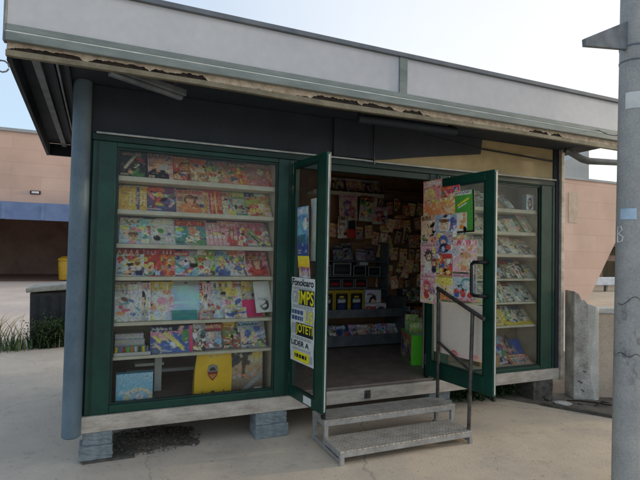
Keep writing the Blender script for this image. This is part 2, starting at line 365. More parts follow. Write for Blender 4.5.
class Art:
    def __init__(s, nx, ny, aspect, rs):
        s.nx, s.ny, s.k, s.rs = nx*2, ny*2, aspect, rs
        s.img = np.zeros((s.ny, s.nx, 3)); s.mute = 0
        v, u = np.mgrid[0:s.ny, 0:s.nx]; s.u = (u+.5)/s.nx; s.v = (v+.5)/s.ny
    def grad(s, a, b):
        t = s.v[...,None]; s.img[:] = np.array(a)*(1-t)+np.array(b)*t
    def rect(s, x0, x1, y0, y1, c, al=1):
        m = (s.u >= x0)&(s.u < x1)&(s.v >= y0)&(s.v < y1); s.img[m] = s.img[m]*(1-al)+np.array(c)*al
    def ell(s, x, y, rx, ry, c, rot=0, al=1):
        dx = (s.u-x); dy = (s.v-y)*s.k; ca, sa = math.cos(rot), math.sin(rot)
        p = (dx*ca+dy*sa)/rx; q = (-dx*sa+dy*ca)/(ry*s.k)
        m = p*p+q*q < 1; s.img[m] = s.img[m]*(1-al)+np.array(c)*al
    def line(s, x0, y0, x1, y1, t, c):
        dx, dy = x1-x0, y1-y0; l2 = dx*dx+dy*dy+1e-9
        h = np.clip(((s.u-x0)*dx+(s.v-y0)*dy)/l2, 0, 1)
        m = (s.u-x0-h*dx)**2+((s.v-y0-h*dy)*s.k)**2 < t*t; s.img[m] = c
    def title(s, y0, y1, c, c2=None, x0=.06, x1=.94, n=None):
        rs = s.rs; n = n or rs.randint(5, 9); wd = (x1-x0)/n
        for i in range(n):
            a = x0+i*wd; b = a+wd*.8; cc = c if (c2 is None or i % 2) else c2
            t = wd*.26; j = rs.rand()*.015
            k = rs.randint(0, 4)
            if k != 3: s.rect(a, a+t, y0+j, y1+j, cc)
            if k == 0: s.rect(a, b, y1-(y1-y0)*.26+j, y1+j, cc); s.rect(b-t, b, y0+j, y1+j, cc)
            elif k == 1: s.rect(a, b, y0+j, y0+(y1-y0)*.24+j, cc); s.rect(a, b, (y0+y1)/2+j, (y0+y1)/2+(y1-y0)*.2+j, cc)
            elif k == 2: s.rect(a, b, (y0+y1)/2-.01+j, (y0+y1)/2+(y1-y0)*.16+j, cc); s.rect(b-t, b, y0+j, y1+j, cc)
            else: s.line(a, y0+j, (a+b)/2, y1+j, wd*.14, cc); s.line((a+b)/2, y1+j, b, y0+j, wd*.14, cc)
    def lines(s, x0, x1, y, n, c, dy=.035):
        for i in range(n):
            s.rect(x0, x0+(x1-x0)*(.55+.45*s.rs.rand()), y-i*dy, y-i*dy+dy*.5, c)
    def done(s, jit=.05):
        if s.mute:
            rs = s.rs; cols_ = [s.img[rs.randint(s.ny), rs.randint(s.nx)].copy() for _ in range(8)]+[pc('white'), pc('black'), pc('dgrey')]
            for _ in range(28):
                c = cols_[rs.randint(len(cols_))]*(.6+.8*rs.rand()); x, y = rs.rand(), rs.rand()*.85; t = rs.randint(4)
                if t == 0: s.ell(x, y, .01+.035*rs.rand(), .01+.03*rs.rand(), c, rs.rand()*3)
                elif t == 1: s.line(x, y, x+.24*(rs.rand()-.5), y+.2*(rs.rand()-.5), .006+.012*rs.rand(), c)
                elif t == 2: s.lines(x, min(1, x+.1+.2*rs.rand()), y, rs.randint(1, 4), c, .022)
                else: s.rect(x, x+.02+.09*rs.rand(), y, y+.01+.05*rs.rand(), c)
        a = s.img.reshape(s.ny//2, 2, s.nx//2, 2, 3).mean((1, 3))
        if s.mute:
            ny, nx = a.shape[:2]; rs = s.rs; lum = a.mean(-1, keepdims=True)
            a = lum+(a-lum)*s.mute
            g = smooth_noise(rs, ny, nx, (max(3, ny//3), max(3, nx//3))); g = g.mean(-1, keepdims=True)*.6+g*.4
            a = a*(.62+.76*g)
            for _ in range(6):                       # small printed bits: captions, insets, stickers
                x, y = rs.randint(0, nx), rs.randint(0, ny); w_, h_ = rs.randint(1, 5), rs.randint(1, 3)
                a[y:y+h_, x:x+w_] = a[y:y+h_, x:x+w_]*.3+.7*np.array(PAL[list(PAL)[rs.randint(len(PAL))]])*.8
        a = a*(1+jit*(s.rs.rand(*a.shape[:2], 1)-.5)*2)
        return np.clip(a, .004, .9)

PAL = dict(red=S(198,44,44), pink=S(232,140,160), lpink=S(238,190,200), magenta=S(200,48,104), orange=S(232,132,48), yellow=S(240,208,60), cream=S(232,220,186),
    green=S(74,156,70), lime=S(160,200,70), teal=S(70,150,150), cyan=S(110,190,220), lblue=S(158,200,222), blue=S(52,92,176), navy=S(34,44,84), purple=S(120,80,150),
    lilac=S(204,198,220), white=S(228,228,224), grey=S(150,152,152), lgrey=S(196,198,196), dgrey=S(70,72,74), black=S(24,24,26), brown=S(120,78,48), tan=S(196,158,112), skin=S(232,186,152), peach=S(240,196,164))
def pc(n): return np.array(PAL[n])

def cover(style, c1, c2, seed, nx=26, ny=34, aspect=1.3):
    rs = np.random.RandomState(seed); A = Art(nx, ny, aspect, rs)
    a, b = pc(c1), pc(c2); names = list(PAL)
    if style not in ('pack','sheet','skybox','whitebag','greencard','treeposter','boxblack','boxyellow'): A.mute = .76
    any_ = lambda *o: pc(o[rs.randint(len(o))] if o else names[rs.randint(len(names))])
    A.grad(a*.9, a*.6+b*.4)
    A.img = A.img*(.72+.56*smooth_noise(rs, A.ny, A.nx, (5, 4)))
    if style == 'kids':
        for i in range(5): A.ell(rs.rand(), rs.rand()*.8, .1+.12*rs.rand(), .08+.1*rs.rand(), any_(), rs.rand()*3, .8)
        for q in range(rs.randint(2, 5)):
            x, y, r = .15+.7*rs.rand(), .2+.4*rs.rand(), .09+.09*rs.rand(); f = any_('skin','white','cream','yellow','lblue','lime','tan')
            A.ell(x, y-r*1.1, r*1.0, r*1.0, any_()); A.ell(x, y, r, r*.85, f); A.ell(x, y+r*.6, r, r*.42, any_('brown','black','red','yellow','pink','white'))
            A.ell(x-r*.35, y, r*.14, r*.16, pc('black')); A.ell(x+r*.35, y, r*.14, r*.16, pc('black'))
            A.ell(x-r*1.05, y-r*.9, r*.35, r*.25, f*.9, .6); A.ell(x+r*1.05, y-r*.8, r*.35, r*.25, f*.9, -.6)
        for q in range(10): A.ell(rs.rand(), rs.rand()*.75, .02+.04*rs.rand(), .02+.03*rs.rand(), any_(), rs.rand()*3)
        A.rect(0, .3+.8*rs.rand(), .76+.06*rs.rand(), 1, any_(c2, c1, 'red', 'white', 'blue')*(.6+.4*rs.rand())); A.title(.8, .9+.05*rs.rand(), any_('white','red','navy','magenta','dgrey'), any_('yellow','white','orange','lblue'), x0=.05+.1*rs.rand(), x1=.6+.35*rs.rand())
        A.rect(.7, .96, .04, .2, any_()); A.ell(.16, .62, .13, .09, any_('yellow','red','lime')); A.lines(.05, .4, .14, 3, any_('white','black'))
    elif style == 'portrait':
        for q in range(8): A.rect(*(lambda x_, y_: (x_, x_+.1+.2*rs.rand(), y_, y_+.05+.1*rs.rand()))(rs.rand()*.9, rs.rand()*.7), a*(.5+rs.rand()) if rs.rand() < .6 else any_())
        x = .5+.2*(rs.rand()-.5); hair = any_('black','brown','tan','yellow')
        A.ell(x, .55, .22, .23, hair); A.ell(x, .12, .42, .3, b); A.rect(x-.08, x+.08, .28, .42, pc('skin')*.85); A.ell(x, .54, .135, .145, pc('skin')*(.8+.25*rs.rand())); A.ell(x, .68, .17, .07, hair)
        A.ell(x-.055, .56, .02, .012, pc('dgrey')); A.ell(x+.055, .56, .02, .012, pc('dgrey')); A.ell(x, .46, .04, .010, pc('red')); A.line(x, .55, x+.01, .49, .012, pc('skin')*.7)
        A.title(.82, .96, pc('white') if a.mean() < .5 else any_('red','black','blue','magenta'), n=7)
        A.lines(.04, .3, .66, 6, any_('white','yellow','black')); A.lines(.68, .97, .4, 5, any_('white','yellow','black')); A.rect(.05, .26, .04, .13, pc('white'))
        for i in range(6): A.rect(.07+i*.03, .083+i*.03, .05, .12, pc('black'))
    elif style == 'comic':
        for i in range(10):
            A.line(rs.rand(), rs.rand(), rs.rand(), rs.rand(), .02+.05*rs.rand(), any_())
        for i in range(7): A.ell(.1+.8*rs.rand(), .08+.68*rs.rand(), .06+.12*rs.rand(), .05+.1*rs.rand(), any_('white','black','red','skin','blue','yellow','green'), rs.rand()*3)
        A.rect(.1*rs.rand(), .5+.5*rs.rand(), .8, 1, b); A.title(.82, .9+.07*rs.rand(), any_('white','cream','orange') if b.mean() < .35 else any_('black','red','navy'), x1=.55+.4*rs.rand()); A.lines(.05, .6, .1, 2, pc('white'))
    elif style == 'issue':
        for q in range(7): A.rect(*(lambda x_, y_: (x_, x_+.15+.3*rs.rand(), y_, y_+.08+.2*rs.rand()))(rs.rand()*.9, rs.rand()*.7), any_(c1, c1, c2, 'white', 'lgrey', 'dgrey', 'lblue')*(.6+.5*rs.rand()))
        for q in range(5): A.ell(rs.rand(), .1+.6*rs.rand(), .05+.1*rs.rand(), .06+.1*rs.rand(), any_(c1, c2, 'dgrey', 'white', 'tan', 'skin'), rs.rand()*3)
        A.rect(0, 1, .82, 1, any_(c1, c2, 'white', 'dgrey')); A.title(.85, .96, any_('white', 'dgrey', 'red', 'blue'), n=7); A.lines(.05, .5, .2, 4, any_('white', 'black')); A.rect(0, .05, 0, 1, a*.35)
    elif style == 'toy':
        A.rect(0, 1, .78, 1, b); A.title(.82, .94, pc('white'), pc('yellow'))
        A.rect(.1, .9, .08, .7, np.array(pc('lgrey'))*.7+a*.2)
        for i in range(6): A.ell(.2+.6*rs.rand(), .15+.48*rs.rand(), .06+.1*rs.rand(), .05+.08*rs.rand(), any_(), rs.rand()*3)
        A.line(.15, .6, .6, .68, .012, pc('white')); A.line(.15, .12, .12, .6, .01, pc('white'))
    elif style == 'stripes':
        n = rs.randint(7, 11)
        for i in range(n):
            x = i/n; A.rect(x, x+1/n*.8, .03, .86+.08*rs.rand(), any_(c1, c2, 'red', 'yellow', 'white', 'lblue')*.85); A.lines(x+.01, x+1/n*.7, .7, 8, any_('white','black','yellow'), .07)
    elif style == 'stack':
        n = 5
        for i in range(n):
            x = i*.17; A.rect(x, x+.3, .02, .93-.02*rs.rand(), a*(.7+.5*rs.rand())*.7+b*.3); A.rect(x, x+.02, .02, .93, a*.45)
            A.ell(x+.1, .4, .07, .1, any_('white','peach','lpink')); A.ell(x+.1, .52, .07, .05, any_('tan','brown','yellow')); A.title(.8, .9, pc('white'), x0=x+.03, x1=x+.17, n=3)
    elif style == 'scenic':
        A.rect(0, 1, 0, .35, b*.7); A.ell(.5, .35, .6, .1, b*.5+pc('green')*.3); A.ell(.7, .65, .16, .12, pc('cream'))
        A.img = A.img*(.8+.4*smooth_noise(rs, A.ny, A.nx, (12, 10)))
        A.title(.83, .95, pc('white')); A.lines(.08, .5, .12, 2, pc('white'))
    elif style == 'pack':
        A.rect(0, 1, .86, 1, b); A.ell(.5, .93, .06, .025, pc('dgrey')); A.rect(.08, .92, .4, .46, a*1.08); A.img *= (.92+.16*smooth_noise(rs, A.ny, A.nx, (8, 6)).mean(-1, keepdims=True))
    elif style == 'whitebag':
        A.grad(pc('white'), pc('white')*.93); A.img *= (.9+.18*smooth_noise(rs, A.ny, A.nx, (7, 5)))
        A.ell(.55, .25, .26, .17, pc('black')); A.ell(.5, .28, .2, .12, pc('white')); A.line(.3, .2, .8, .36, .03, pc('black')); A.ell(.68, .3, .09, .05, pc('black')); A.lines(.2, .8, .45, 2, pc('grey'))
    elif style == 'skybox':
        A.grad(pc('cyan'), pc('lblue')); A.img *= (.95+.1*smooth_noise(rs, A.ny, A.nx, (4, 4)).mean(-1, keepdims=True))
        A.ell(.6, .2, .38, .32, pc('cream')*.9); A.ell(.62, .2, .25, .22, pc('lblue')); A.ell(.62, .2, .12, .12, pc('white')); A.ell(.5, .14, .07, .07, pc('blue'))
        for i in range(9): A.ell(.2+.7*rs.rand(), .05+.4*rs.rand(), .03, .03, any_('white','blue','lblue','tan'))
        A.ell(.84, .86, .07, .09, pc('white')); A.ell(.84, .86, .05, .07, pc('cyan')); A.title(.35, .45, pc('white'), x0=.1, x1=.5, n=5)
    elif style == 'treeposter':
        A.grad(pc('brown')*.55, pc('cream')); A.rect(0, 1, .5, .64, pc('tan')*.9, .6)
        for i in range(26): A.ell(.05+.6*rs.rand(), .62+.36*rs.rand(), .05+.06*rs.rand(), .03+.04*rs.rand(), pc('dgrey')*(.3+.5*rs.rand()), rs.rand()*3)
        A.line(.38, .36, .42, .75, .05, pc('brown')*.35)
        for i in range(20): A.ell(rs.rand(), .35+.2*rs.rand(), .05, .03, any_('orange','brown','tan','lilac'), 0, .6)
        A.ell(.8, .83, .16, .1, pc('yellow'), 0, .7); A.line(.4, .05, .9, .35, .06, pc('lgrey')*.6); A.rect(.72, .96, .03, .09, pc('white'))
    elif style == 'sheet':
        A.grad(a, a*.97); A.img *= (.96+.06*smooth_noise(rs, A.ny, A.nx, (3, 3)).mean(-1, keepdims=True))
        for i in range(7): A.ell(rs.rand(), .02+.12*rs.rand(), .07, .05, any_('lpink','peach','pink','tan','red'), 0, .8)
        A.lines(.1, .2, .9, 6, pc('lgrey'), .05)
    elif style == 'boxyellow':
        A.img[:] = pc('yellow')*.5; A.rect(.1, .9, .1, .88, pc('black')); A.rect(.25, .75, .5, .62, pc('lgrey')); A.ell(.5, .33, .25, .12, pc('navy')*1.6); A.rect(.35, .65, .7, .76, pc('yellow'))
    elif style == 'boxblack':
        A.img[:] = pc('black'); t = .05
        for r_ in ((.04,.96,.06,.06+t),(.04,.96,.9,.9+t),(.04,.04+t,.06,.95),(.96-t,.96,.06,.95)): A.rect(*r_, pc('grey'))
        A.rect(.2, .8, .35, .6, b*.5)
    elif style == 'photobox':
        A.grad(pc('white'), pc('lgrey')); A.ell(.5, .45, .25, .35, pc('black')); A.ell(.5, .42, .13, .2, pc('skin')); A.rect(.1, .9, .85, .94, pc('lilac')); A.lines(.05, .25, .6, 5, pc('grey'))
    elif style == 'redwhite':
        A.grad(pc('white'), pc('lgrey')); A.rect(0, .5, 0, .7, pc('red')*.9); A.title(.2, .5, pc('white'), x0=.05, x1=.45, n=4); A.ell(.75, .4, .2, .3, pc('dgrey')); A.lines(.55, .95, .85, 2, pc('dgrey'))
    elif style == 'greencard':
        A.grad(pc('green')*.8, pc('green')); A.rect(.0, .62, .0, .48, pc('white')*.8)
        for i in range(9): A.ell(.1+.45*rs.rand(), .05+.4*rs.rand(), .09, .07, any_('black','white','orange','red','tan'), rs.rand()*3)
        A.line(.15, .66, .7, .8, .035, pc('yellow')); A.line(.18, .6, .6, .7, .02, pc('white')); A.rect(.0, .85, .9, 1, pc('white')); A.title(.91, .98, pc('navy'), x0=.03, x1=.82, n=7)
        for r_ in ((.91,1,0,1),(0,1,0,.05),(0,.03,.5,.9)): A.rect(*r_, pc('black'))
    elif style == 'face':
        for i in range(9): A.ell(rs.rand(), rs.rand(), .1+.1*rs.rand(), .08+.08*rs.rand(), any_('blue','purple','navy','lblue','white'), rs.rand()*3)
        A.ell(.42, .55, .27, .31, pc('white')*.85); A.ell(.42, .53, .2, .23, pc('skin')); A.ell(.45, .5, .12, .15, pc('peach')); A.ell(.40, .73, .22, .09, pc('brown')); A.ell(.35, .56, .025, .018, pc('black')); A.ell(.48, .56, .025, .018, pc('black')); A.ell(.43, .42, .05, .018, pc('red'))
        for q in range(8): A.ell(.62+.35*rs.rand(), rs.rand(), .06, .05, any_('lblue','purple','white','lilac','blue'), rs.rand()*3)
        A.ell(.4, .12, .3, .15, pc('navy'))
    elif style == 'hero':
        for i in range(6): A.ell(rs.rand(), rs.rand(), .18, .1, any_('lblue','white','yellow','orange'), rs.rand()*3)
        A.ell(.45, .68, .26, .2, pc('blue')); A.ell(.45, .62, .15, .1, pc('skin')); A.ell(.5, .4, .3, .18, pc('navy')*1.3); A.ell(.75, .42, .14, .1, pc('red')); A.ell(.25, .25, .14, .12, pc('blue')); A.rect(.25, .95, .0, .18, pc('red')); A.ell(.45, .36, .1, .1, pc('lblue'))
    elif style == 'manga':
        for i in range(14): A.ell(rs.rand(), rs.rand(), .05+.14*rs.rand(), .03+.09*rs.rand(), any_('lpink','white','peach','lilac','orange','yellow','pink'), rs.rand()*3)
        for (x, y, r) in ((.38+.1*rs.rand(), .6, .17), (.72, .34+.1*rs.rand(), .12)):
            hair = any_('purple','brown','navy','magenta','dgrey')
            A.ell(x, y-r*1.5, r*1.1, r*1.1, any_('navy','purple','blue','red','white')); A.ell(x, y, r*1.15, r*1.0, hair)
            for q in range(7): A.line(x, y+r*.3, x+r*1.5*math.cos(q*.55-.2), y+r*1.2*math.sin(q*.55-.2), .022, hair*(.7+.5*rs.rand()))
            A.ell(x, y-r*.15, r*.72, r*.66, pc('skin')); A.ell(x-r*.3, y-r*.1, r*.14, r*.2, pc('navy')); A.ell(x+r*.3, y-r*.1, r*.14, r*.2, pc('navy')); A.ell(x, y+r*.45, r*.7, r*.25, hair)
            A.line(x-r, y-r*1.2, x-r*1.7, y-r*.3, .03, pc('skin')); A.line(x+r*.9, y-r*1.3, x+r*1.6, y-r*1.9, .03, pc('skin'))
        A.rect(0, 1, .84, 1, pc('lpink')); A.title(.87, .97, pc('red'), pc('purple'), n=7); A.lines(.05, .5, .1, 2, pc('white'))
    elif style == 'pastel':
        for i in range(14): A.ell(rs.rand(), rs.rand()*.8, .06+.1*rs.rand(), .05+.09*rs.rand(), any_('lpink','peach','white','yellow','lblue','pink','orange'), rs.rand()*3, .8)
        A.ell(.55, .4, .2, .2, pc('peach')); A.ell(.55, .52, .22, .1, any_('orange','tan','pink')); A.rect(0, 1, .82, 1, b); A.title(.85, .96, pc('magenta'), pc('white'))
    elif style == 'circle':
        A.rect(0, 1, .6, 1, a); A.ell(.6, .6, .26, .24, pc('teal')); A.ell(.6, .6, .2, .17, pc('lblue')); A.lines(.5, .72, .66, 3, pc('white'), .06)
        for x in (.18, .45, .72): A.ell(x, .32, .12, .13, any_('white','red','lpink')); A.ell(x, .22, .1, .09, any_('red','blue','pink','black'))
        A.title(.86, .97, pc('red'), pc('magenta')); A.rect(0, 1, 0, .1, pc('pink'))
    elif style == 'goku':
        A.grad(pc('lpink'), pc('cream')); A.ell(.5, .42, .25, .25, pc('skin')); 
        for i in range(9): A.line(.5, .6, .5+.45*math.cos(.3+i*.31), .62+.32*math.sin(.3+i*.31), .06, pc('yellow'))
        A.ell(.42, .45, .03, .04, pc('black')); A.ell(.6, .45, .03, .04, pc('black')); A.ell(.5, .1, .35, .14, pc('orange')); A.rect(0, 1, .9, 1, pc('lime')); A.title(.91, .98, pc('red'))
    return A.done()

def paper(name, w, h, img, thick=.004, curl=.0, page=(.6,.58,.52), ripple=0):
    ny, nx = img.shape[:2]
    U, V = np.meshgrid(np.linspace(-.5, .5, nx), np.linspace(0, 1, ny))
    Z = curl*V**2 + ripple*np.sin(U*7+V*3)*.5
    P = np.stack([U*w, V*h, Z], -1).reshape(-1, 3); C = img.reshape(-1, 3)
    idx = np.arange(nx*ny).reshape(ny, nx)
    F = np.stack([idx[:-1,:-1], idx[:-1,1:], idx[1:,1:], idx[1:,:-1]], -1).reshape(-1, 4)
    ring = np.concatenate([idx[0,:-1], idx[:-1,-1], idx[-1,:0:-1], idx[:0:-1,0]])
    n0 = len(P); k = len(ring)
    top = P[ring]; bot = top.copy(); bot[:,2] -= thick
    P = np.concatenate([P, top, bot]); C = np.concatenate([C, np.tile(page, (2*k, 1))])
    i = np.arange(k); j = (i+1) % k
    F2 = np.stack([n0+i, n0+k+i, n0+k+j, n0+j], -1)
    me = bpy.data.meshes.new(name)
    faces = F.tolist()+F2.tolist()+[list(range(n0+2*k-1, n0+k-1, -1))]
    me.from_pydata(P.tolist(), [], faces); me.update()
    at = me.color_attributes.new('Col', 'FLOAT_COLOR', 'POINT')
    buf = np.ones((len(P), 4), np.float32); buf[:,:3] = C; at.data.foreach_set('color', buf.ravel())
    me.materials.append(M['print'])
    return me
def lean_matrix(x, y, z, lean, yawz=0, spin=0):
    s, c = math.sin(lean), math.cos(lean)
    B = Matrix(((1,0,0),(0,s,-c),(0,c,s))).transposed().transposed()
    B = Matrix(((1, 0, 0), (0, s, -c), (0, c, s)))
    B = Matrix.Rotation(yawz, 3, 'Z') @ B @ Matrix.Rotation(spin, 3, 'Z')
    m = B.to_4x4(); m.translation = (x, y, z); return m
SEED = [100]
def mag(name, cat, label, group, w, h, style, c1, c2, mtx, thick=.005, curl=.008, nx=26, ny=34, ripple=0, tint=(1,1,1)):
    SEED[0] += 1
    me = paper(name, w, h, np.clip(cover(style, c1, c2, SEED[0], nx, ny, h/w)*np.array(tint), .004, .88), thick, curl, ripple=ripple)
    if style in ('sheet','pack','whitebag','skybox'): me.materials[0] = M['plain']
    o = bpy.data.objects.new(name, me); col.objects.link(o); o.matrix_world = mtx
    return tag(o, label, cat, group)
def card_box(name, cat, label, group, x0, x1, y0, y1, z0, z1, style, c1, c2, rotz=0, side=None, nx=20, ny=20):
    SEED[0] += 1
    w, h = x1-x0, z1-z0
    me = paper(name, w, h, cover(style, c1, c2, SEED[0], nx, ny, h/w), y1-y0, 0, page=tuple(pc(side or c1)*.8))
    o = bpy.data.objects.new(name, me); col.objects.link(o)
    m = lean_matrix((x0+x1)/2, y0, z0, 0, rotz); o.matrix_world = m
    return tag(o, label, cat, group)

# ================================================================== SETTING
g = MB(); g.quad((-300,-300,0),(300,-300,0),(300,300,0),(-300,300,0))
tag(g.build('ground', M['ground']), kind='structure')
pv = MB(); pv.quad((-60,4.9,.004),(3,5.6,.004),(6,40,.004),(-60,40,.004))
tag(pv.build('pavement', M['paving']), kind='structure')
dt = MB(); dt.poly([(4.05,.3,.004),(4.22,.12,.004),(4.43,-.17,.004),(4.60,-.46,.004),(4.79,-.73,.004),(5.7,-1.9,.004),(7.5,-1.2,.004),(7.2,2.6,.004),(4.1,2.6,.004)])
tag(dt.build('dirt_strip', M['dirt']), kind='structure')
ke = MB(); ke.prism([(4.42,-.19,0),(4.45,-.17,0),(4.81,-.73,0),(5.72,-1.9,0),(5.69,-1.93,0),(4.78,-.75,0)], (0,0,.03))
ke.build('kerb_edge', M['blockdk']); tag(bpy.data.objects['kerb_edge'], kind='structure')

# ================================================================== KIOSK
K = empty('newsstand', (2.4, 1.0, .21), 'green framed newsstand kiosk on blocks with grey canopy and two open glass doors', 'newsstand')
def kp(mb, name, m, bevel=.003, **kw): return mb.build(name, m, K, bevel=bevel, **kw)

b = MB(); b.box(-.02, 4.88, -.03, .06, .21, .33); kp(b, 'base_beam', M['sill'])
b = MB(); b.box(-.02, .05, .06, 2.2, .21, .30).box(4.8, 4.88, .06, 2.2, .21, .30).box(.05, 4.8, 2.12, 2.2, .21, .30).box(.05, 4.8, 1.0, 1.1, .21, .30); kp(b, 'chassis', M['blockdk'])
b = MB(); b.box(.05, 4.8, .0, 2.12, .335, .356); kp(b, 'floor', M['floor'])
lt = MB(); lt.box(2.36, 2.42, -.042, -.03, .235, .31).box(2.375, 2.405, -.056, -.042, .245, .285); kp(lt, 'threshold_latch', M['rust_metal'], .002)

# corner cladding: a rounded blue-grey post
b = MB(); b.tube([(-.082,-.025,.195),(-.082,-.025,.205),(-.082,-.025,1.2),(-.082,-.025,2.84)], [.055,.066,.066,.064], 28); kp(b, 'corner_post', M['cladding'], 0, smooth=True)
b = MB(); b.box(-.075, -.007, .012, 2.2, .305, 2.84); kp(b, 'side_wall', M['greendk'])
b = MB(); b.box(4.83, 4.87, .10, 2.2, .30, 2.84); kp(b, 'side_wall', M['greendk'])
b = MB(); b.box(-.05, 4.87, 2.16, 2.2, .30, 2.84); kp(b, 'rear_wall', M['inner'])
b = MB(); b.box(0, 4.83, .10, 2.15, 2.785, 2.80); kp(b, 'ceiling_panel', M['inner'])
b = MB(); b.box(4.885, 4.93, -.05, .02, .20, 2.84); kp(b, 'end_trim', M['sill'])
b = MB(); b.box(4.83, 4.885, -.02, .09, .33, 2.50); kp(b, 'corner_post', M['navy2'])

# front boards above the windows
b = MB(); b.box(-.02, 2.45, .005, .04, 2.47, 2.84); kp(b, 'front_board', M['navy'])  # dark colour paints in the shade on the left of the panel
b = MB(); b.box(2.452, 4.80, .0, .04, 2.47, 2.84); kp(b, 'front_board', M['beige'])  # same panel in beige, where the low sun reaches it
b = MB(); b.prism([(2.0,-.024,2.487),(2.52,-.024,2.50),(3.0,-.024,2.575),(3.72,-.024,2.675),(3.74,-.024,2.84),(2.0,-.024,2.84)], (0,.015,0)); kp(b, 'wedge_shade_board', M['navy'])  # added dark board, cut to the canopy's shadow wedge on the beige panel
b = MB(); b.box(4.802, 4.884, -.012, .04, 2.50, 2.84); kp(b, 'front_board', M['navy2'])
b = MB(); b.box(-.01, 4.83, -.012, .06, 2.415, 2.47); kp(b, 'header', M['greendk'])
b = MB(); b.tube([(.02,-.03,2.468),(1.2,-.03,2.471),(2.3,-.03,2.474),(2.45,-.03,2.47),(3.5,-.03,2.474),(4.82,-.03,2.483)], .008, 8); kp(b, 'drip_strip', M['palestrip'], 0, smooth=True)

# windows (frame > pane, inner bead)
def window(x0, x1, z0, z1, gx0, gx1, gz0, gz1):
    f = MB()
    f.box(x0, gx0, -.012, .05, z0, z1).box(gx1, x1, -.012, .05, z0, z1).box(gx0, gx1, -.01, .05, z0, gz0).box(gx0, gx1, -.01, .05, gz1, z1)
    fr = kp(f, 'window_frame', M['green'], .006)
    e = .018; c = MB()
    c.box(gx0-.001, gx0+e, .004, .03, gz0, gz1).box(gx1-e, gx1+.001, .004, .03, gz0, gz1).box(gx0+e, gx1-e, .005, .03, gz0-.001, gz0+e).box(gx0+e, gx1-e, .005, .03, gz1-e, gz1+.001)
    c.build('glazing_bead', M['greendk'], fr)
    # two narrow ridges that run along the outer stiles
    for xr in (x0+.03, x1-.045):
        d = MB(); d.box(xr, xr+.015, -.018, -.0121, z0+.01, z1-.01); d.build('frame_ridge', M['greendk'], fr)
    p = MB(); p.quad((gx0+e, .018, gz0+e), (gx1-e, .018, gz0+e), (gx1-e, .018, gz1-e), (gx0+e, .018, gz1-e)); p.build('pane', M['glass'], fr)
window(-.005, 1.618, .332, 2.413, .165, 1.478, .392, 2.375)
window(3.17, 4.828, .332, 2.413, 3.33, 4.615, .37, 2.40)
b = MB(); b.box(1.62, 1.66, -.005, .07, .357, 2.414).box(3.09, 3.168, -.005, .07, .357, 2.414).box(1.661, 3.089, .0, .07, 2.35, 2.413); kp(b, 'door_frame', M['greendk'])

# display cabinets: shelves, backs, uprights
LS = [2.165, 1.90, 1.63, 1.37, 1.01, .743]; LT = [.040, .035, .034, .031, .027, .024]
for z, t in zip(LS, LT):
    b = MB(); b.box(.172, 1.474, .052, .36, z-t, z); kp(b, 'shelf', M['shelf'])
b = MB(); b.box(.172, 1.474, .37, .39, .745, 2.45); kp(b, 'cabinet_back', M['backing'])
b = MB(); b.box(1.476, 1.50, .045, .39, .357, 2.412); kp(b, 'cabinet_side', M['shelf'])
b = MB(); b.box(.146, .170, .045, .39, .357, 2.412); kp(b, 'cabinet_side', M['backing'])
b = MB(); b.box(1.504, 1.54, .08, .90, .357, 2.60); kp(b, 'partition', M['inner'])
b = MB(); b.box(.172, 1.474, .05, .39, 2.416, 2.44); kp(b, 'cabinet_top', M['backing'])
b = MB(); b.box(.3, 1.25, .60, .66, .47, .50).box(.3, .34, .60, .66, .357, .47).box(1.2, 1.24, .6, .66, .357, .47); kp(b, 'bench', M['wht'])
b = MB(); b.box(.52, .58, .40, .44, .357, .72).box(.36, .60, .42, .56, .575, .60); kp(b, 'bracket', M['wht'])
RS_ = [2.125, 1.87, 1.62, 1.345, 1.085, .825]; RT = [.04, .037, .034, .022, .022, .021]
for z, t in zip(RS_, RT):
    b = MB(); b.box(3.34, 4.655, .052, .38, z-t, z); kp(b, 'shelf', M['shelf'])
b = MB(); b.box(3.30, 4.70, .385, .40, .357, 2.45); kp(b, 'cabinet_back', M['backing'])
b = MB(); b.box(4.658, 4.68, .055, .38, .357, 2.43); kp(b, 'cabinet_side', M['shelf'])
b = MB(); b.box(3.30, 3.325, .055, .38, .357, 2.43); kp(b, 'cabinet_side', M['wht'])
b = MB(); b.box(3.326, 4.655, .052, .38, .3575, .385); kp(b, 'cabinet_floor', M['shelf'])
b = MB(); b.box(3.326, 4.656, .055, .38, 2.432, 2.455); kp(b, 'cabinet_top', M['shelf'])

# canopy
XL, XR, YF = -.455, 5.28, -.66
b = MB(); b.prism([(XL+.02,YF,2.86),(XR,YF,2.86),(XR,2.55,2.86),(-.62,2.55,2.86)], (0,0,.30)); kp(b, 'canopy_roof', M['navy2'])
b = MB(); b.prism([(XL+.03,YF+.01,2.842),(XR-.35,YF+.01,2.842),(XR-.35,2.5,2.842),(-.60,2.5,2.842)], (0,0,.016)); kp(b, 'soffit', M['navy'])
b = MB(); b.prism([(XL,YF,2.70),(XL+.03,YF,2.70),(-.59,2.55,2.70),(-.62,2.55,2.70)], (0,0,.20)); kp(b, 'side_fascia', M['navy2'])
b = MB(); b.box(-.585, -.12, 2.50, 2.54, 2.70, 2.84); kp(b, 'rear_fascia', M['navy2'])
for x, m, wd in ((-.36,'lamp',.05), (-.26,'navy2',.03), (-.22,'lamp',.015), (-.17,'navy2',.03)):  # paler strips paint in reflections on the soffit, dark ones are joists
    b = MB(); b.prism([(x,-.55,2.80),(x+wd,-.55,2.80),(x+wd-.09,2.45,2.80),(x-.09,2.45,2.80)], (0,0,.04)); kp(b, 'soffit_joist_or_reflection', M[m])
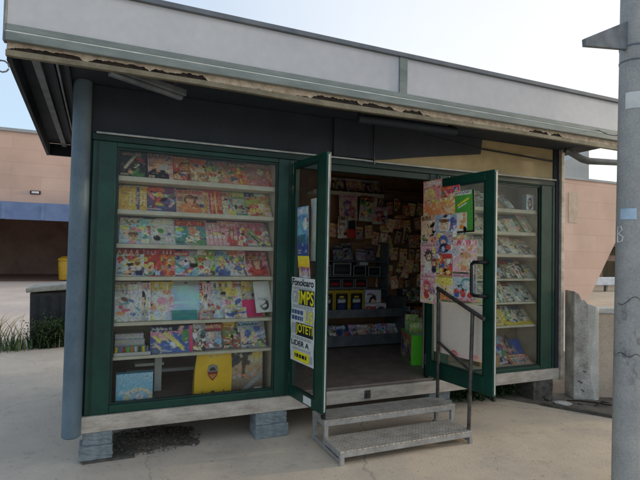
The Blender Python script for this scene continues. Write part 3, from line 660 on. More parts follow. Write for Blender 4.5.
for x0, x1 in ((XL, 2.262), (2.338, XR)):
    b = MB(); b.box(x0, x1, -.70, -.675, 2.905, 3.20); kp(b, 'fascia_panel', M['fascia'])
b = MB(); b.box(2.262, 2.338, -.712, -.67, 2.90, 3.20); kp(b, 'fascia_joint', M['fasciatrim'])
b = MB(); b.box(XL-.015, XL, -.712, -.66, 2.80, 3.20); kp(b, 'fascia_joint', M['fasciatrim'])
b = MB(); b.box(XL-.016, XR, -.725, -.665, 3.20, 3.235); kp(b, 'top_rail', M['rail'])
b = MB(); b.box(XL, XR, -.715, -.665, 2.862, 2.905); kp(b, 'trim_band', M['fasciatrim'], .006)
b = MB(); b.box(XL, XR, -.726, -.665, 2.80, 2.850); kp(b, 'trim_band', M['fasciatrim'], .006)
b = MB(); b.box(XL, XR, -.722, -.665, 2.851, 2.861); kp(b, 'trim_bead', M['bead'], .003)
b = MB(); b.box(XL+.005, XR-.01, -.69, -.66, 2.75, 2.80); kp(b, 'rotten_batten', M['rust'], 0)
# flaking paint hanging over the batten, with an irregular lower edge
b = MB(); rs = random.Random(5); x = XL+.005; pts = []; x = XL+.005; depth = 0; hole = 0
while x < XR-.02:
    if hole <= 0 and rs.random() < (.14 if x < .4 else .06 if x < .8 else .014): hole = rs.randint(12, 45)
    tgt = rs.uniform(.016, .036) if hole > 0 else -.004
    depth += (tgt-depth)*.3+rs.uniform(-.005, .005); hole -= 1
    pts.append((x, min(2.797, max(2.748, 2.754+depth)))); x += .009
for (xa, za), (xb, zb) in zip(pts, pts[1:]):
    b.quad((xa,-.697-.002*math.sin(xa*23),za),(xb,-.697-.002*math.sin(xb*23),zb),(xb,-.694,2.80),(xa,-.694,2.80))
kp(b, 'flaking_paint', M['peel'], 0)
b = MB(); n = 60
for i in range(n):
    xa = XL + (XR-XL-.25)*i/n; xb = XL + (XR-XL-.25)*(i+1)/n
    sa = .005*math.sin(xa*1.9+1)-.006*math.exp(-((xa-1.6)/.5)**2); sb = .005*math.sin(xb*1.9+1)-.006*math.exp(-((xb-1.6)/.5)**2)
    for (z0, z1, y) in ((2.718, 2.753, -.699),):
        b.quad((xa,y,z0+sa),(xb,y,z0+sb),(xb,y,z1+sb*.5),(xa,y,z1+sa*.5))
        b.quad((xa,y+.035,z0+sa),(xb,y+.035,z0+sb),(xb,y,z0+sb),(xa,y,z0+sa))
        b.quad((xb,y+.035,z0+sb),(xa,y+.035,z0+sa),(xa,y+.035,z1+.02),(xb,y+.035,z1+.02))
kp(b, 'eave_lip', M['lip'], 0)
b = MB(); b.tube([(1.98,-.53,2.70),(2.3,-.54,2.705),(2.95,-.56,2.70)], .038, 14); b.box(1.99, 2.02, -.56, -.5, 2.70, 2.842).box(2.9, 2.93, -.58, -.52, 2.70, 2.842); kp(b, 'awning_roller', M['navy2'], 0, smooth=True)
b = MB(); b.tube([(2.395,-.06,2.842),(2.40,-.055,2.62),(2.41,-.05,2.44)], .007, 8); kp(b, 'awning_crank', M['black'], 0, smooth=True)
b = MB(); b.tube([(3.0,-.02,2.80),(3.7,-.02,2.735),(4.78,-.02,2.70)], .010, 8); kp(b, 'cable_conduit', M['navy2'], 0, smooth=True)
b = MB(); b.tube([(4.88,-.10,2.825),(4.98,-.12,2.785),(5.10,-.14,2.735),(5.2,-.15,2.72),(5.75,-.2,2.74)], [.03,.036,.04,.04,.034], 10); kp(b, 'bent_gutter', M['dkmetal'], 0, smooth=True)
b = MB(); pr = [(XL-.02+.035*math.cos(a*.6), -.66, 2.66+.035*math.sin(a*.6)) for a in range(11)]; b.tube(pr, .005, 6); kp(b, 'hook_ring', M['rail'], 0, smooth=True)

# doors: two leaves swung straight out
def leaf(p0, p1, length, z0, z1, g0, g1, gz0, gz1, handle=None, sticker=None):
    e = Vector((p1[0]-p0[0], p1[1]-p0[1], 0)).normalized(); n = Vector((e.y, -e.x, 0))
    m = Matrix(((e.x, 0, n.x, p0[0]), (e.y, 0, n.y, p0[1]), (0, 1, 0, 0), (0, 0, 0, 1)))
    f = MB()
    f.box(0, g0, z0, z1, -.02, .02, m).box(g1, length, z0, z1, -.02, .02, m).box(g0, g1, z0, gz0, -.019, .019, m).box(g0, g1, gz1, z1, -.019, .019, m)
    d = kp(f, 'door', M['green'], .005)
    q = MB(); q.box(g0-.001, g0+.014, gz0, gz1, -.012, .0225, m).box(g1-.014, g1+.001, gz0, gz1, -.012, .0225, m).box(g0+.014, g1-.014, gz0-.001, gz0+.014, -.012, .0225, m).box(g0+.014, g1-.014, gz1-.014, gz1+.001, -.012, .0225, m)
    q.build('glazing_bead', M['greendk'], d)
    p = MB(); p.quad(*[m @ Vector(v) for v in ((g0+.01,gz0+.01,0),(g1-.01,gz0+.01,0),(g1-.01,gz1-.01,0),(g0+.01,gz1-.01,0))]); p.build('pane', M['glass2'], d)
    for z in (z0+.15, (z0+z1)/2, z1-.15):
        h = MB(); h.box(-.02, 0, z-.05, z+.05, -.012, .012, m); h.build('hinge', M['dkmetal'], d)
    ed = MB(); ed.box(length, length+.004, z0+.02, z1-.02, -.006, .006, m); ed.build('edge_strip', M['palestrip'], d)
    if handle:
        s, za, zb = handle; t = MB(); k = .055
        t.tube([m @ Vector(v) for v in ((s,zb,.018),(s,zb,k-.015),(s-.005,zb,k),(s-.03,zb-.0,k+.03),(s-.095,zb-.0,k+.03),(s-.12,zb-.02,k+.03),(s-.12,zb-.05,k+.03),(s-.12,za+.05,k+.03),(s-.12,za+.02,k+.03),(s-.095,za,k+.03),(s-.03,za,k+.03),(s-.005,za,k),(s,za,k-.015),(s,za,.018))], .016, 10)
        t.build('handle', M['black'], d, smooth=True)
    if sticker:
        a0, a1, b0, b1 = sticker; t = MB(); t.box(a0, a1, b0, b1, .0195, .0215, m); t.build('sticker', M['whitep'], d)
    b = MB(); b.box(length-.03, length+.005, z0-.035, z0, -.012, .012, m); b.build('floor_bolt', M['black'], d)
    return m
ML = leaf((1.625,-.03), (1.70,-.63), .575, .338, 2.385, .045, .445, .42, 2.335, sticker=(.27,.40,.352,.412))
MR = leaf((3.06,-.03), (3.15,-.84), .83, .40, 2.333, .075, .728, .55, 2.25, handle=(.765,1.245,1.535))
b = MB(); b.box(0,0,0,0,0,0) if False else None

# unlit batten lamp hanging crooked under the canopy
T = empty('batten_lamp', (.33,-.60,2.78), 'grey unlit batten lamp hanging crooked under the canopy near the corner post', 'lamp')
e = Vector((.47,.235,-.02)).normalized(); n = Vector((-e.y, e.x, 0)); m = Matrix(((e.x, n.x, 0, .09), (e.y, n.y, 0, -.66), (e.z, 0, 1, 2.735), (0,0,0,1)))
b = MB(); b.box(0, .58, -.035, .035, 0, .05, m); b.build('housing', M['lamp'], T, bevel=.008)
b = MB(); b.box(.02, .56, -.022, .022, -.03, -.001, m); b.build('diffuser', M['lamp'], T, bevel=.008)
b = MB(); b.box(.06, .09, -.01, .01, .05, .105, m); b.build('mounting', M['dkmetal'], T)
b = MB(); b.box(.48, .51, -.01, .01, .05, .12, m); b.build('mounting', M['dkmetal'], T)

# ================================================================== STEPS
ST = empty('metal_steps', (2.4,-.4,0), 'galvanised two tread steps with chequer plate and one dark handrail in front of the doors', 'steps')
def sp(mb, name, m, bevel=.003, **kw): return mb.build(name, m, ST, bevel=bevel, **kw)
t1, t2 = .108, .24
b = MB(); b.box(1.76, 3.01, -.765, -.455, t1-.012, t1); sp(b, 'tread', M['plate'], .002)
b = MB(); b.box(1.76, 3.06, -.465, -.205, t2-.012, t2); sp(b, 'tread', M['plate'], .002)
for z, y0, y1, x1 in ((t1, -.765, -.455, 3.01), (t2, -.465, -.205, 3.06)):
    b = MB(); b.box(1.762, x1-.002, y0+.001, y0+.024, z-.05, z-.0125).box(1.762, x1-.002, y1-.024, y1-.001, z-.05, z-.0125)
    b.box(1.762, 1.785, y0+.024, y1-.024, z-.05, z-.0125).box(x1-.025, x1-.002, y0+.024, y1-.024, z-.05, z-.0125); sp(b, 'tread_frame', M['galv'])
for x, y, z in ((1.765,-.762,t1),(2.975,-.762,t1),(1.765,-.463,t2),(3.02,-.463,t2),(1.765,-.235,t2),(3.02,-.235,t2)):
    b = MB(); b.box(x, x+.034, y, y+.03, 0, z-.0505); sp(b, 'leg', M['galv'])
for x in (1.767, 2.98):
    b = MB(); b.box(x, x+.026, -.72, -.24, .012, .04); sp(b, 'side_bar', M['galv'])
HR = MB(); HR.tube([(3.03,-.225,1.275),(3.045,-.70,1.105),(3.055,-.83,1.057)], .018, 12)
h = sp(HR, 'handrail', M['rust_metal'], 0, smooth=True)
for p in ([(3.035,-.24,t2),(3.03,-.24,1.27)], [(3.0,-.72,t1),(3.045,-.70,1.10)]):
    b = MB(); b.tube(p, .0165, 12); b.build('rail_post', M['rust_metal'], h, smooth=True)
b = MB(); b.tube([(3.032,-.245,.765),(3.022,-.70,.60)], .014, 10); b.build('mid_rail', M['rust_metal'], h, smooth=True)

# ================================================================== BLOCKS UNDER THE KIOSK
def block(x0, x1, y0, y1, z0, z1, label, m='block', rz=0, seed=0):
    rs = random.Random(seed); b = MB(); cx, cy = (x0+x1)/2, (y0+y1)/2
    w, d, hh = (x1-x0)/2, (y1-y0)/2, z1-z0
    import bmesh
    bm = bmesh.new(); bmesh.ops.create_cube(bm, size=1)
    for v in bm.verts: v.co = Vector((v.co.x*2*w, v.co.y*2*d, (v.co.z+.5)*hh))
    bmesh.ops.subdivide_edges(bm, edges=bm.edges[:], cuts=5, use_grid_fill=True)
    for v in bm.verts:
        v.co += Vector((rs.uniform(-1,1), rs.uniform(-1,1), rs.uniform(-.4,.4) if 0 < v.co.z < hh else 0))*.004
    me = bpy.data.meshes.new('concrete_block'); bm.to_mesh(me); bm.free(); me.materials.append(M[m])
    o = bpy.data.objects.new('concrete_block', me); col.objects.link(o); o.location = (cx, cy, z0); o.rotation_euler.z = R(rz)
    bv = o.modifiers.new('bevel', 'BEVEL'); bv.width = .006; bv.segments = 2; bv.limit_method = 'ANGLE'; bv.angle_limit = R(50)
    return tag(o, label, 'block', 'concrete blocks propping the kiosk')
block(-.03, .20, -.06, .14, .016, .115, 'lower blue grey concrete block under the corner post, on a thin slab', seed=1, rz=2)
block(-.005, .20, -.03, .17, .115, .209, 'upper blue grey concrete block under the corner post, touching the sill', seed=2, rz=-2)
b = MB(); b.box(.0, .36, -.075, .20, 0, .015); o = b.build('thin_slab', M['blockdk'], loc=(.18,.06,0), bevel=.003); tag(o, 'thin brown slab on the ground under the corner blocks', 'slab')
block(1.31, 1.60, -.055, .15, .0, .11, 'lower grey concrete block left of the metal steps', seed=3)
block(1.315, 1.59, -.04, .15, .11, .209, 'upper grey concrete block left of the metal steps, under the sill', seed=4)
block(3.12, 3.40, .0, .2, .0, .11, 'lower grey concrete block right of the metal steps behind the handrail', seed=5)
block(3.13, 3.39, .02, .2, .11, .209, 'upper grey concrete block right of the metal steps behind the handrail', seed=6)
block(4.50, 4.80, -.02, .25, .0, .205, 'dark brown block propping the right end of the kiosk', 'blockdk', seed=7)
block(2.2, 2.5, 1.7, 2.0, .0, .205, 'dark block far back under the kiosk floor', 'blockdk', seed=8)

# dark heap of leaf litter under the sill
rs = random.Random(3); b = MB(); nx, ny = 40, 22
for j in range(ny+1):
    for i in range(nx+1):
        u, v = i/nx, j/ny; e = min(u, 1-u)*2; f = min(v, 1-v)*2
        z = .004 + .03*min(1, e*1.2)*min(1, f*1.2)*(.6+.6*rs.random())
        b.v.append((.12+.72*u+.03*math.sin(v*9), .03+.45*v+.03*math.sin(u*11), z if 0 < i < nx and 0 < j < ny else .002))
for j in range(ny):
    for i in range(nx):
        a = j*(nx+1)+i; b.f.append((a, a+1, a+nx+2, a+nx+1))
for k in range(1500):
    a = rs.uniform(0, 6.283); rr = rs.random()**.6; x, y = .47+.44*rr*math.cos(a), .25+.30*rr*math.sin(a); q = Vector((x, y, rs.uniform(.008,.06)*(1.1-rr)+.004)); z_ = rs.uniform(.006,.017)
    d1 = Vector((rs.uniform(-1,1),rs.uniform(-1,1),rs.uniform(-.3,.6))).normalized()*z_; d2 = Vector((-d1.y, d1.x, rs.uniform(-.5,.5)*z_))*.5
    b.quad(q-d1, q+d2, q+d1, q-d2)
o = b.build('leaf_litter', M['litter'], loc=(.45,.25,0)); tag(o, 'dark heap of dead leaves and grit under the left window sill', 'leaf litter', kind='stuff')
b = MB()
for k in range(9):
    x, y = rs.uniform(.05,.85), rs.uniform(-.06,.08); s = rs.uniform(.005,.013)
    b.tube([(x,y,.002),(x,y,.002+s),(x+s*.2,y,.002+s*1.5)], [s,s*.9,s*.3], 6)
o = b.build('pebbles', M['pebble'], loc=(.45,.0,0)); tag(o, 'pale grit and pebbles scattered in front of the dark leaf heap', 'pebbles', kind='stuff')

# ================================================================== POLE AT RIGHT
PX, PY = 3.480, -1.765
P_ = empty('street_pole', (PX, PY, 0), 'blue grey painted street pole with stickers and grey sign panel at the right', 'pole')
tl = .022
b = MB(); b.tube([(PX+tl*z/1.0, PY, z) for z in (0,.5,1,1.5,2,2.6,3.4,4.4,6)], [.092,.0915,.091,.09,.089,.088,.086,.084,.08], 36)
b.build('shaft', M['pole'], P_, smooth=True)
for z in (2.99, 3.095):
    b = MB(); b.tube([(PX+tl*z, PY, z-.006),(PX+tl*z, PY, z+.006)], .0895, 36); b.build('band', M['rail'], P_, smooth=True)
def wrap(name, z0, z1, a0, a1, m, r=.0925, jag=0, seed=1):
    rs = random.Random(seed); b = MB(); k = 14
    for i in range(k):
        A0 = R(a0+(a1-a0)*i/k); A1 = R(a0+(a1-a0)*(i+1)/k)
        j = [rs.uniform(-jag, jag) for _ in range(4)]
        pt = lambda A, z: (PX+tl*z+r*math.cos(A), PY+r*math.sin(A), z)
        b.quad(pt(A0, z0+j[0]), pt(A1, z0+j[0]), pt(A1, z1+j[1]), pt(A0, z1+j[1]))
    o = b.build(name, m, P_); return o
# camera looks at the pole from azimuth about 213 degrees
wrap('sticker', 1.862, 1.938, 172, 236, M['sticker'])
wrap('notice_plate', 2.64, 2.757, 186, 245, M['whitep'], r=.0905)
b = MB(); gl = []
def pp(a, z, r=.0935): return (PX+tl*z+r*math.cos(R(a)), PY+r*math.sin(R(a)), z)
b.tube([pp(160,1.705),pp(161,1.81),pp(176,1.815),pp(182,1.79),pp(166,1.763),pp(186,1.74),pp(182,1.71),pp(162,1.705)], .0045, 6); b.build('chalk_mark', M['whitep'], P_)
b = MB(); b.tube([pp(a, 1.30+.03*math.sin(a*.06), .0955) for a in range(170, 275, 8)], .0018, 6); b.build('wire_tie', M['black'], P_)
b = MB(); b.tube([pp(a, .93+.012*math.sin(a*.11), .0955) for a in range(170, 275, 8)], .0018, 6); b.build('wire_tie', M['black'], P_)
b = MB(); b.prism([(3.04,-1.78,3.065),(3.50,-1.78,3.29),(3.50,-1.78,3.075),(3.045,-1.78,3.015)], (0,.03,0)); b.build('sign_panel', M['lamp'], P_, bevel=.003)
cb = MB(); q0, q1 = Vector((PX+.06,PY-.06,2.50)), Vector((4.6,-.71,2.88))
cb.tube([q0.lerp(q1, t)+Vector((0,0,-.05*math.sin(math.pi*t))) for t in [i/10 for i in range(11)]], .004, 6)
q2 = Vector((7,-4,2.2)); cb.tube([q0.lerp(q2, t) for t in (0,.3,.6,1)], .004, 6)
o = cb.build('overhead_cable', M['black'], loc=(4.6,-.71,2.88)); tag(o, 'thin black cable slung from the canopy edge past the street pole', 'cable')

# ================================================================== LOW WALL, RIGHT
LW = empty('low_wall', (5.2,-.1,0), 'low rendered wall with a cracked grey end pier beside the kiosk', 'wall')
def rough_prism(outline, depth, name, m, parent, seed=0, amp=.012):
    b = MB(); b.prism(outline, depth); return b.build(name, m, parent, bevel=.012)
rough_prism([(4.955,-.16,0),(5.16,-.28,0),(5.13,-.262,.2),(5.10,-.245,.4),(5.09,-.24,1.06),(5.06,-.22,1.12),(5.03,-.21,1.11),(5.0,-.19,1.19),(4.955,-.16,1.22)], (.12,.22,0), 'pier', M['plaster'], LW)
rough_prism([(5.20,-.29,0.0),(5.25,-.25,0),(5.25,-.25,1.03),(5.16,-.27,1.05),(5.05,-.205,1.10),(5.06,-.21,.5),(5.10,-.235,.2),(5.12,-.245,0)], (.1,.2,0), 'pier_face', M['plasterlt'], LW)  # lit side of the pier, its brightness put in as paler plaster
b = MB(); b.prism([(5.24,-.17,0),(6.9,-1.0,0),(6.9,-1.0,.96),(5.24,-.17,.96)], (.1,.2,0)); b.build('panel', M['lowwall'], LW, bevel=.01)
b = MB(); b.prism([(5.225,-.185,.96),(6.92,-1.03,.96),(6.92,-1.03,1.02),(5.225,-.185,1.02)], (.13,.25,0)); b.build('coping', M['plasterlt'], LW, bevel=.012)
b = MB(); b.prism([(5.49,-.335,0),(5.56,-.37,0),(5.56,-.37,1.09),(5.49,-.335,1.09)], (.02,.04,0)); b.build('post', M['plaster'], LW, bevel=.005)
# cracks in the pier as dark gouges
b = MB()
for q in ((4.99,-.184,.22,.04),(5.04,-.213,.33,.025),(5.02,-.2,.12,.03)): b.tube([(q[0],q[1],q[2]),(q[0]+q[3],q[1]-q[3]*.6,q[2]-q[3]*.7)], [.002,.006], 6)
b.build('crack', M['rust'], LW)

# rubble by the pier
import bmesh
def stone(loc, sc, m, label, cat, seed, name='stone'):
    rs = random.Random(seed); bm = bmesh.new(); bmesh.ops.create_icosphere(bm, subdivisions=3, radius=1)
    k = [(Vector((rs.uniform(-1,1),rs.uniform(-1,1),rs.uniform(-1,1))).normalized(), rs.uniform(.5,.9)) for _ in range(9)]
    for v in bm.verts:
        for n_, d in k:
            q = v.co.dot(n_)-d
            if q > 0: v.co -= n_*q*.9
        v.co = Vector((v.co.x*sc[0], v.co.y*sc[1], v.co.z*sc[2]))
    me = bpy.data.meshes.new(name); bm.to_mesh(me); bm.free(); me.materials.append(M[m])
    o = bpy.data.objects.new(name, me); col.objects.link(o); o.location = (loc[0], loc[1], loc[2]+sc[2]*.7); o.rotation_euler.z = rs.uniform(0,3)
    return tag(o, label, cat)
stone((4.70,-.25,0), (.11,.065,.022), 'plaster', 'flat pale slab of broken render lying at the foot of the pier', 'rubble', 1, 'broken_render')
stone((4.63,-.10,0), (.05,.035,.04), 'blockdk', 'small grey stone between the kiosk corner and the broken render', 'stone', 2)
stone((4.86,-.32,0), (.035,.025,.014), 'blockdk', 'tiny stone on the dirt right of the pale broken render', 'stone', 3)
b = MB(); b.tube([(4.80,-.20,.02),(4.88,-.30,.035),(4.99,-.38,.03),(5.1,-.47,.02),(5.15,-.52,.02)], [.006,.009,.009,.008,.004], 7); b.tube([(4.92,-.44,.02),(5.05,-.44,.05),(5.14,-.46,.03)], [.004,.012,.003], 6)
o = b.build('rag', M['rust'], loc=(4.95,-.35,0)); tag(o, 'dark twisted rag lying on the dirt strip near the low wall', 'rag')

# ================================================================== FAR BUILDINGS
FB = empty('pink_building', (-8,22,0), 'pink clad building with blue canopy and dark open garage behind the kiosk at left', 'building')
b = MB(); b.box(-40, 4, 22, 22.4, 3.66, 7.0).box(-40, -30, 22, 30, 0, 3.66).box(3, 4, 22, 30, 0, 3.66).box(-30, 3, 29.6, 30, 0, 3.66); b.build('wall', M['pink'], FB)
b = MB(); b.box(-40.1, 4.1, 21.9, 30, 7.0, 7.14); b.build('roof_edge', M['greyconc'], FB)
b = MB(); b.box(-30, 3, 22, 29.6, 3.4, 3.6); b.build('garage_ceiling', M['darkopen'], FB)
b = MB(); b.box(-29.99, 2.99, 29.4, 29.59, .01, 3.4); b.build('garage_back', M['darkopen'], FB)
b = MB(); b.box(-29.99, 2.99, 22.1, 29.4, .006, .012); b.build('garage_floor', M['darkopen'], FB)
b = MB(); b.box(-30, 3, 21.2, 22.0, 3.56, 3.66).box(-30, 3, 21.2, 21.24, 2.86, 3.56); cn = b.build('canopy', M['canopyblue'], FB)
b = MB()
for x in np.arange(-29.4, 3, 1.55): b.box(x, x+.14, 21.16, 21.2, 2.88, 3.55)
b.build('canopy_rib', M['canopyblue'], FB)
bl = MB(); bl.box(-3.62, -3.18, 21.93, 22.0, 4.12, 4.30); wl = bl.build('wall_lamp', M['black'], FB, bevel=.04)
bl = MB(); bl.box(-3.55, -3.25, 21.91, 21.929, 4.16, 4.26); bl.build('diffuser', M['whitep'], wl)
YB = empty('yellow_container', (-2.1,22.8,0), 'yellow upright plastic container standing in the dark garage doorway', 'container')
b = MB(); b.tube([(-2.1,22.8,.05),(-2.1,22.8,.9),(-2.1,22.8,1.0)], [.28,.34,.3], 16); b.build('body', M['yellowbin'], YB, smooth=True)
b = MB(); b.tube([(-2.1,22.8,1.0),(-2.1,22.8,1.08),(-2.1,22.8,1.2)], [.36,.36,.16], 16); b.build('lid', M['yellowbin'], YB, smooth=True)

RB = empty('pink_building', (12,8.4,0), 'pink clad building with slanted lower edge seen between the kiosk and the street pole', 'building')
b = MB(); b.prism([(8,8.4,0),(16.3,8.4,0),(17.62,8.4,1.95),(19.4,8.4,4.5),(8,8.4,4.5)], (0,.3,0)); b.build('wall', M['pink'], RB)
b = MB(); b.box(7.9, 19.5, 8.35, 8.75, 4.5, 4.58); b.build('roof_edge', M['greyconc'], RB)
b = MB(); b.box(15.3, 15.75, 8.385, 8.399, 2.9, 4.0); b.build('patched_panel', M['lowwall'], RB)
b = MB(); b.prism([(17.2,11,4.4),(19.75,11,4.4),(19.75,11,6.5),(17.2,11,5.45)], (0,3,0)); o = b.build('stair_tower', M['greyconc'], loc=(18.5,12,0)); tag(o, 'pale grey tower with slanted top behind the right pink building', 'tower')
UP = empty('underpass', (20,15,0), 'dark concrete underpass with beams and columns beyond the slanted pink wall', 'underpass')
b = MB(); b.box(12, 50, 20, 20.4, 0, 6); b.build('rear_wall', M['underpass'], UP)
b = MB()
for z in (1.5, 2.4): b.box(12, 50, 16.6, 17.0, z, z+.35)
b.build('beam', M['darkopen'], UP)
for x in (22, 25, 28, 31, 34):
    b = MB(); b.box(x, x+.35, 16.62, 16.95, 0, 4.5); b.build('column', M['darkopen'], UP)
b = MB(); b.box(12, 50, 14, 20, 4.5, 4.9); b.build('deck', M['underpass'], UP)
BR = empty('road_barrier', (20,12,0), 'long pale road barrier in front of the dark underpass', 'barrier')
b = MB(); b.box(14, 40, 12, 12.15, .32, .72); b.build('rail', M['barrier'], BR, bevel=.04)
b = MB()
for x in np.arange(14.5, 40, 2): b.box(x, x+.12, 12.16, 12.28, 0, .7)
b.build('posts', M['dkmetal'], BR)

# black bin at left, beyond the concrete
BN = empty('waste_bin', (-.75,5.2,0), 'black street bin with pale slanted lid behind the corner post', 'bin')
b = MB(); b.prism([(-1.06,4.95,0),(-.36,4.95,0),(-.36,4.95,.86),(-1.08,4.95,.86)], (0,.6,0)); b.build('body', M['dgrey'], BN, bevel=.02)
b = MB()
for x in (-.98, -.82, -.66, -.5): b.box(x, x+.03, 4.935, 4.949, .05, .80)
b.build('rib', M['black'], BN)
b = MB(); b.prism([(-1.13,4.88,.86),(-.30,4.88,.92),(-.30,4.88,1.03),(-1.13,4.88,.94)], (0,.75,0)); b.build('lid', M['lid'], BN, bevel=.02)

# weeds
def weed(name, x, y, n, hgt, spread, m, label, seed, leafy=False, wd=.012):
    rs = random.Random(seed); b = MB()
    for i in range(n):
        a = rs.uniform(0, 6.283); r0 = rs.uniform(0, spread); bx, by = x+r0*math.cos(a)*1.0, y+r0*math.sin(a)*.5
        h = hgt*rs.uniform(.4, 1); dx, dy = rs.uniform(-.5,.5)*h, rs.uniform(-.5,.5)*h; w_ = wd*rs.uniform(.5,1.2); ca = rs.uniform(0, 3.14)
        wx, wy = w_*math.cos(ca), w_*math.sin(ca); prev = None
        for k in range(5):
            t = k/4; f = 1-t**2*.95
            p = Vector((bx+dx*t*t, by+dy*t*t, h*(t-.25*t**3)))
            l, r = p-Vector((wx*f,wy*f,0)), p+Vector((wx*f,wy*f,0))
            if prev: b.quad(prev[0], prev[1], r, l)
            prev = (l, r)
            if leafy and k > 0:
                for _ in range(3):
                    q = p+Vector((rs.uniform(-.05,.05),rs.uniform(-.05,.05),rs.uniform(-.03,.03))); s = rs.uniform(.012,.034)
                    d1 = Vector((rs.uniform(-1,1),rs.uniform(-1,1),rs.uniform(-.5,.9))).normalized()*s; d2 = d1.cross(Vector((rs.uniform(-1,1),rs.uniform(-1,1),1))).normalized()*s*.45
                    b.quad(q, q+d1*.6+d2, q+d1*1.4, q+d1*.6-d2)
    o = b.build(name, m, loc=(x,y,0)); return tag(o, label, 'weeds')
weed('grass_clump', -1.5, 4.75, 110, .78, .45, M['leaf2'], 'tall dry grass clump left of the black bin', 11, wd=.008)
weed('grass_clump', -1.2, 4.62, 70, .42, .34, M['leaf1'], 'low green grass clump in front of the dry grass', 12, wd=.01)
weed('leafy_weed', -.82, 4.72, 150, .62, .24, M['leaf3'], 'bushy green weed growing against the front of the black bin', 13, True)
weed('leafy_weed', -.45, 4.78, 120, .75, .18, M['leaf3'], 'taller green weed between the black bin and the corner post', 14, True)
weed('leafy_weed', 3.95, .33, 170, .17, .42, M['leaf3'], 'low dark weeds growing under the right window sill', 15, True)
weed('leafy_weed', 4.35, .30, 90, .19, .20, M['leaf3'], 'small dark weed beside the dark brown block at the right', 16, True)

# ================================================================== GOODS IN THE LEFT WINDOW
ORD = ['first','second','third','fourth','fifth','sixth','seventh','eighth','ninth','tenth','eleventh','twelfth']
# (x0, x1, style, colour, colour, look)
LEFT = [
 (2.165, .225, 34, [(.19,.377,'comic','dgrey','black','dark magazine with small green patch'),(.405,.60,'portrait','lpink','black','pink magazine with black haired figure'),(.605,.74,'comic','red','yellow','red and yellow magazine'),(.72,.90,'comic','tan','orange','tan magazine crowded with small figures'),(.885,1.08,'kids','tan','teal','tan magazine with a round teal figure'),(1.075,1.235,'comic','orange','brown','orange magazine with black shape'),(1.225,1.42,'scenic','grey','pink','grey and pink magazine'),(1.42,1.47,'portrait','orange','red','narrow orange magazine')]),
 (1.90, .218, 36, [(.19,.40,'stripes','yellow','blue','yellow and blue striped booklet set'),(.40,.625,'comic','blue','red','red and blue magazine'),(.634,.86,'portrait','lgrey','orange','grey magazine with orange top'),(.865,1.02,'stripes','red','pink','red striped magazine'),(1.01,1.135,'comic','cream','tan','cream and brown magazine'),(1.115,1.24,'toy','teal','lime','narrow teal toy magazine'),(1.235,1.465,'kids','lime','orange','green and orange magazine with yellow band')]),
 (1.63, .222, 36, [(.20,.43,'kids','lblue','cyan','pale blue magazine with dark motif'),(.43,.635,'toy','lgrey','white','grey pack holding a pale green toy'),(.635,.885,'kids','teal','teal','teal magazine with yellow corner'),(.885,1.09,'stack','pink','lpink','fanned pile of pink magazines'),(1.06,1.16,'portrait','pink','red','pink magazine'),(1.13,1.27,'comic','red','pink','red magazine'),(1.25,1.465,'comic','grey','red','grey and red magazine')]),
 (1.37, .218, 36, [(.185,.39,'kids','lblue','white','white and pale blue magazine'),(.38,.52,'kids','red','red','red topped magazine with green figure'),(.50,.635,'kids','orange','red','magazine with an orange tower'),(.633,.84,'comic','cyan','red','cyan and red comic'),(.825,.97,'kids','lime','black','lime and black magazine'),(.955,1.115,'portrait','lblue','blue','grey blue magazine'),(1.105,1.25,'comic','lilac','orange','lilac magazine with orange figure'),(1.235,1.46,'portrait','pink','red','pink and red magazine')]),
 (1.01, .305, 30, [(.185,.30,'toy','lgrey','grey','grey blister magazine'),(.275,.385,'toy','lgrey','lilac','pale lilac pack'),(.355,.455,'portrait','white','grey','narrow white magazine with dark picture'),(.43,.635,'pastel','lilac','lgrey','white and lilac magazine with large title'),(.625,.845,'pack','lblue','grey','plain pale blue gift pack'),(.84,.945,'kids','lpink','red','small pink and red magazine'),(.915,1.04,'toy','lblue','grey','grey blue blister pack'),(1.03,1.27,'comic','lpink','lpink','pink and white puzzle magazine'),(1.23,1.40,'pack','magenta','magenta','plain magenta folder')]),
 (.743, .215, 28, [(.46,.76,'comic','blue','navy','wide dark blue magazine'),(.745,.81,'pack','magenta','pink','thin magenta book'),(.80,.905,'comic','black','grey','black and white magazine'),(.88,1.06,'toy','dgrey','red','dark toy pack with red car'),(1.05,1.205,'comic','brown','yellow','dark magazine with yellow figure'),(1.195,1.44,'comic','grey','lblue','grey magazine with orange and yellow shapes')]),
]
GL = 'magazines in the left window'
for si, (z, vh, lean, items) in enumerate(LEFT):
    rs = random.Random(si+40)
    for i, (x0, x1, st, c1, c2, look) in enumerate(items):
        wd = (x1-x0)*1.02; ln = R(lean+rs.uniform(-3,3)); hh = vh*rs.uniform(.92,1)/math.cos(ln)
        mag('magazine', 'magazine', f'{look}, {ORD[i]} from left on {"top" if si==0 else ORD[si]} shelf of left window', GL,
            wd, hh, st, c1, c2, nx=44, ny=54, tint=[(1.4,1.0,.66),(1.4,1.08,.8),(1.36,1.28,1.12),(1.4,1.3,1.16),(1.42,1.44,1.38),(1.15,1.2,1.2)][si], mtx=lean_matrix((x0+x1)/2, .085+.006*(i%2)+.004*i, z+.003, ln, R(rs.uniform(-3,3)), R(rs.uniform(-1.5,1.5))), thick=rs.uniform(.003,.012), curl=rs.uniform(-.004,.016))  # shelf tints paint warm reflected sunlight into the upper rows, cooler below
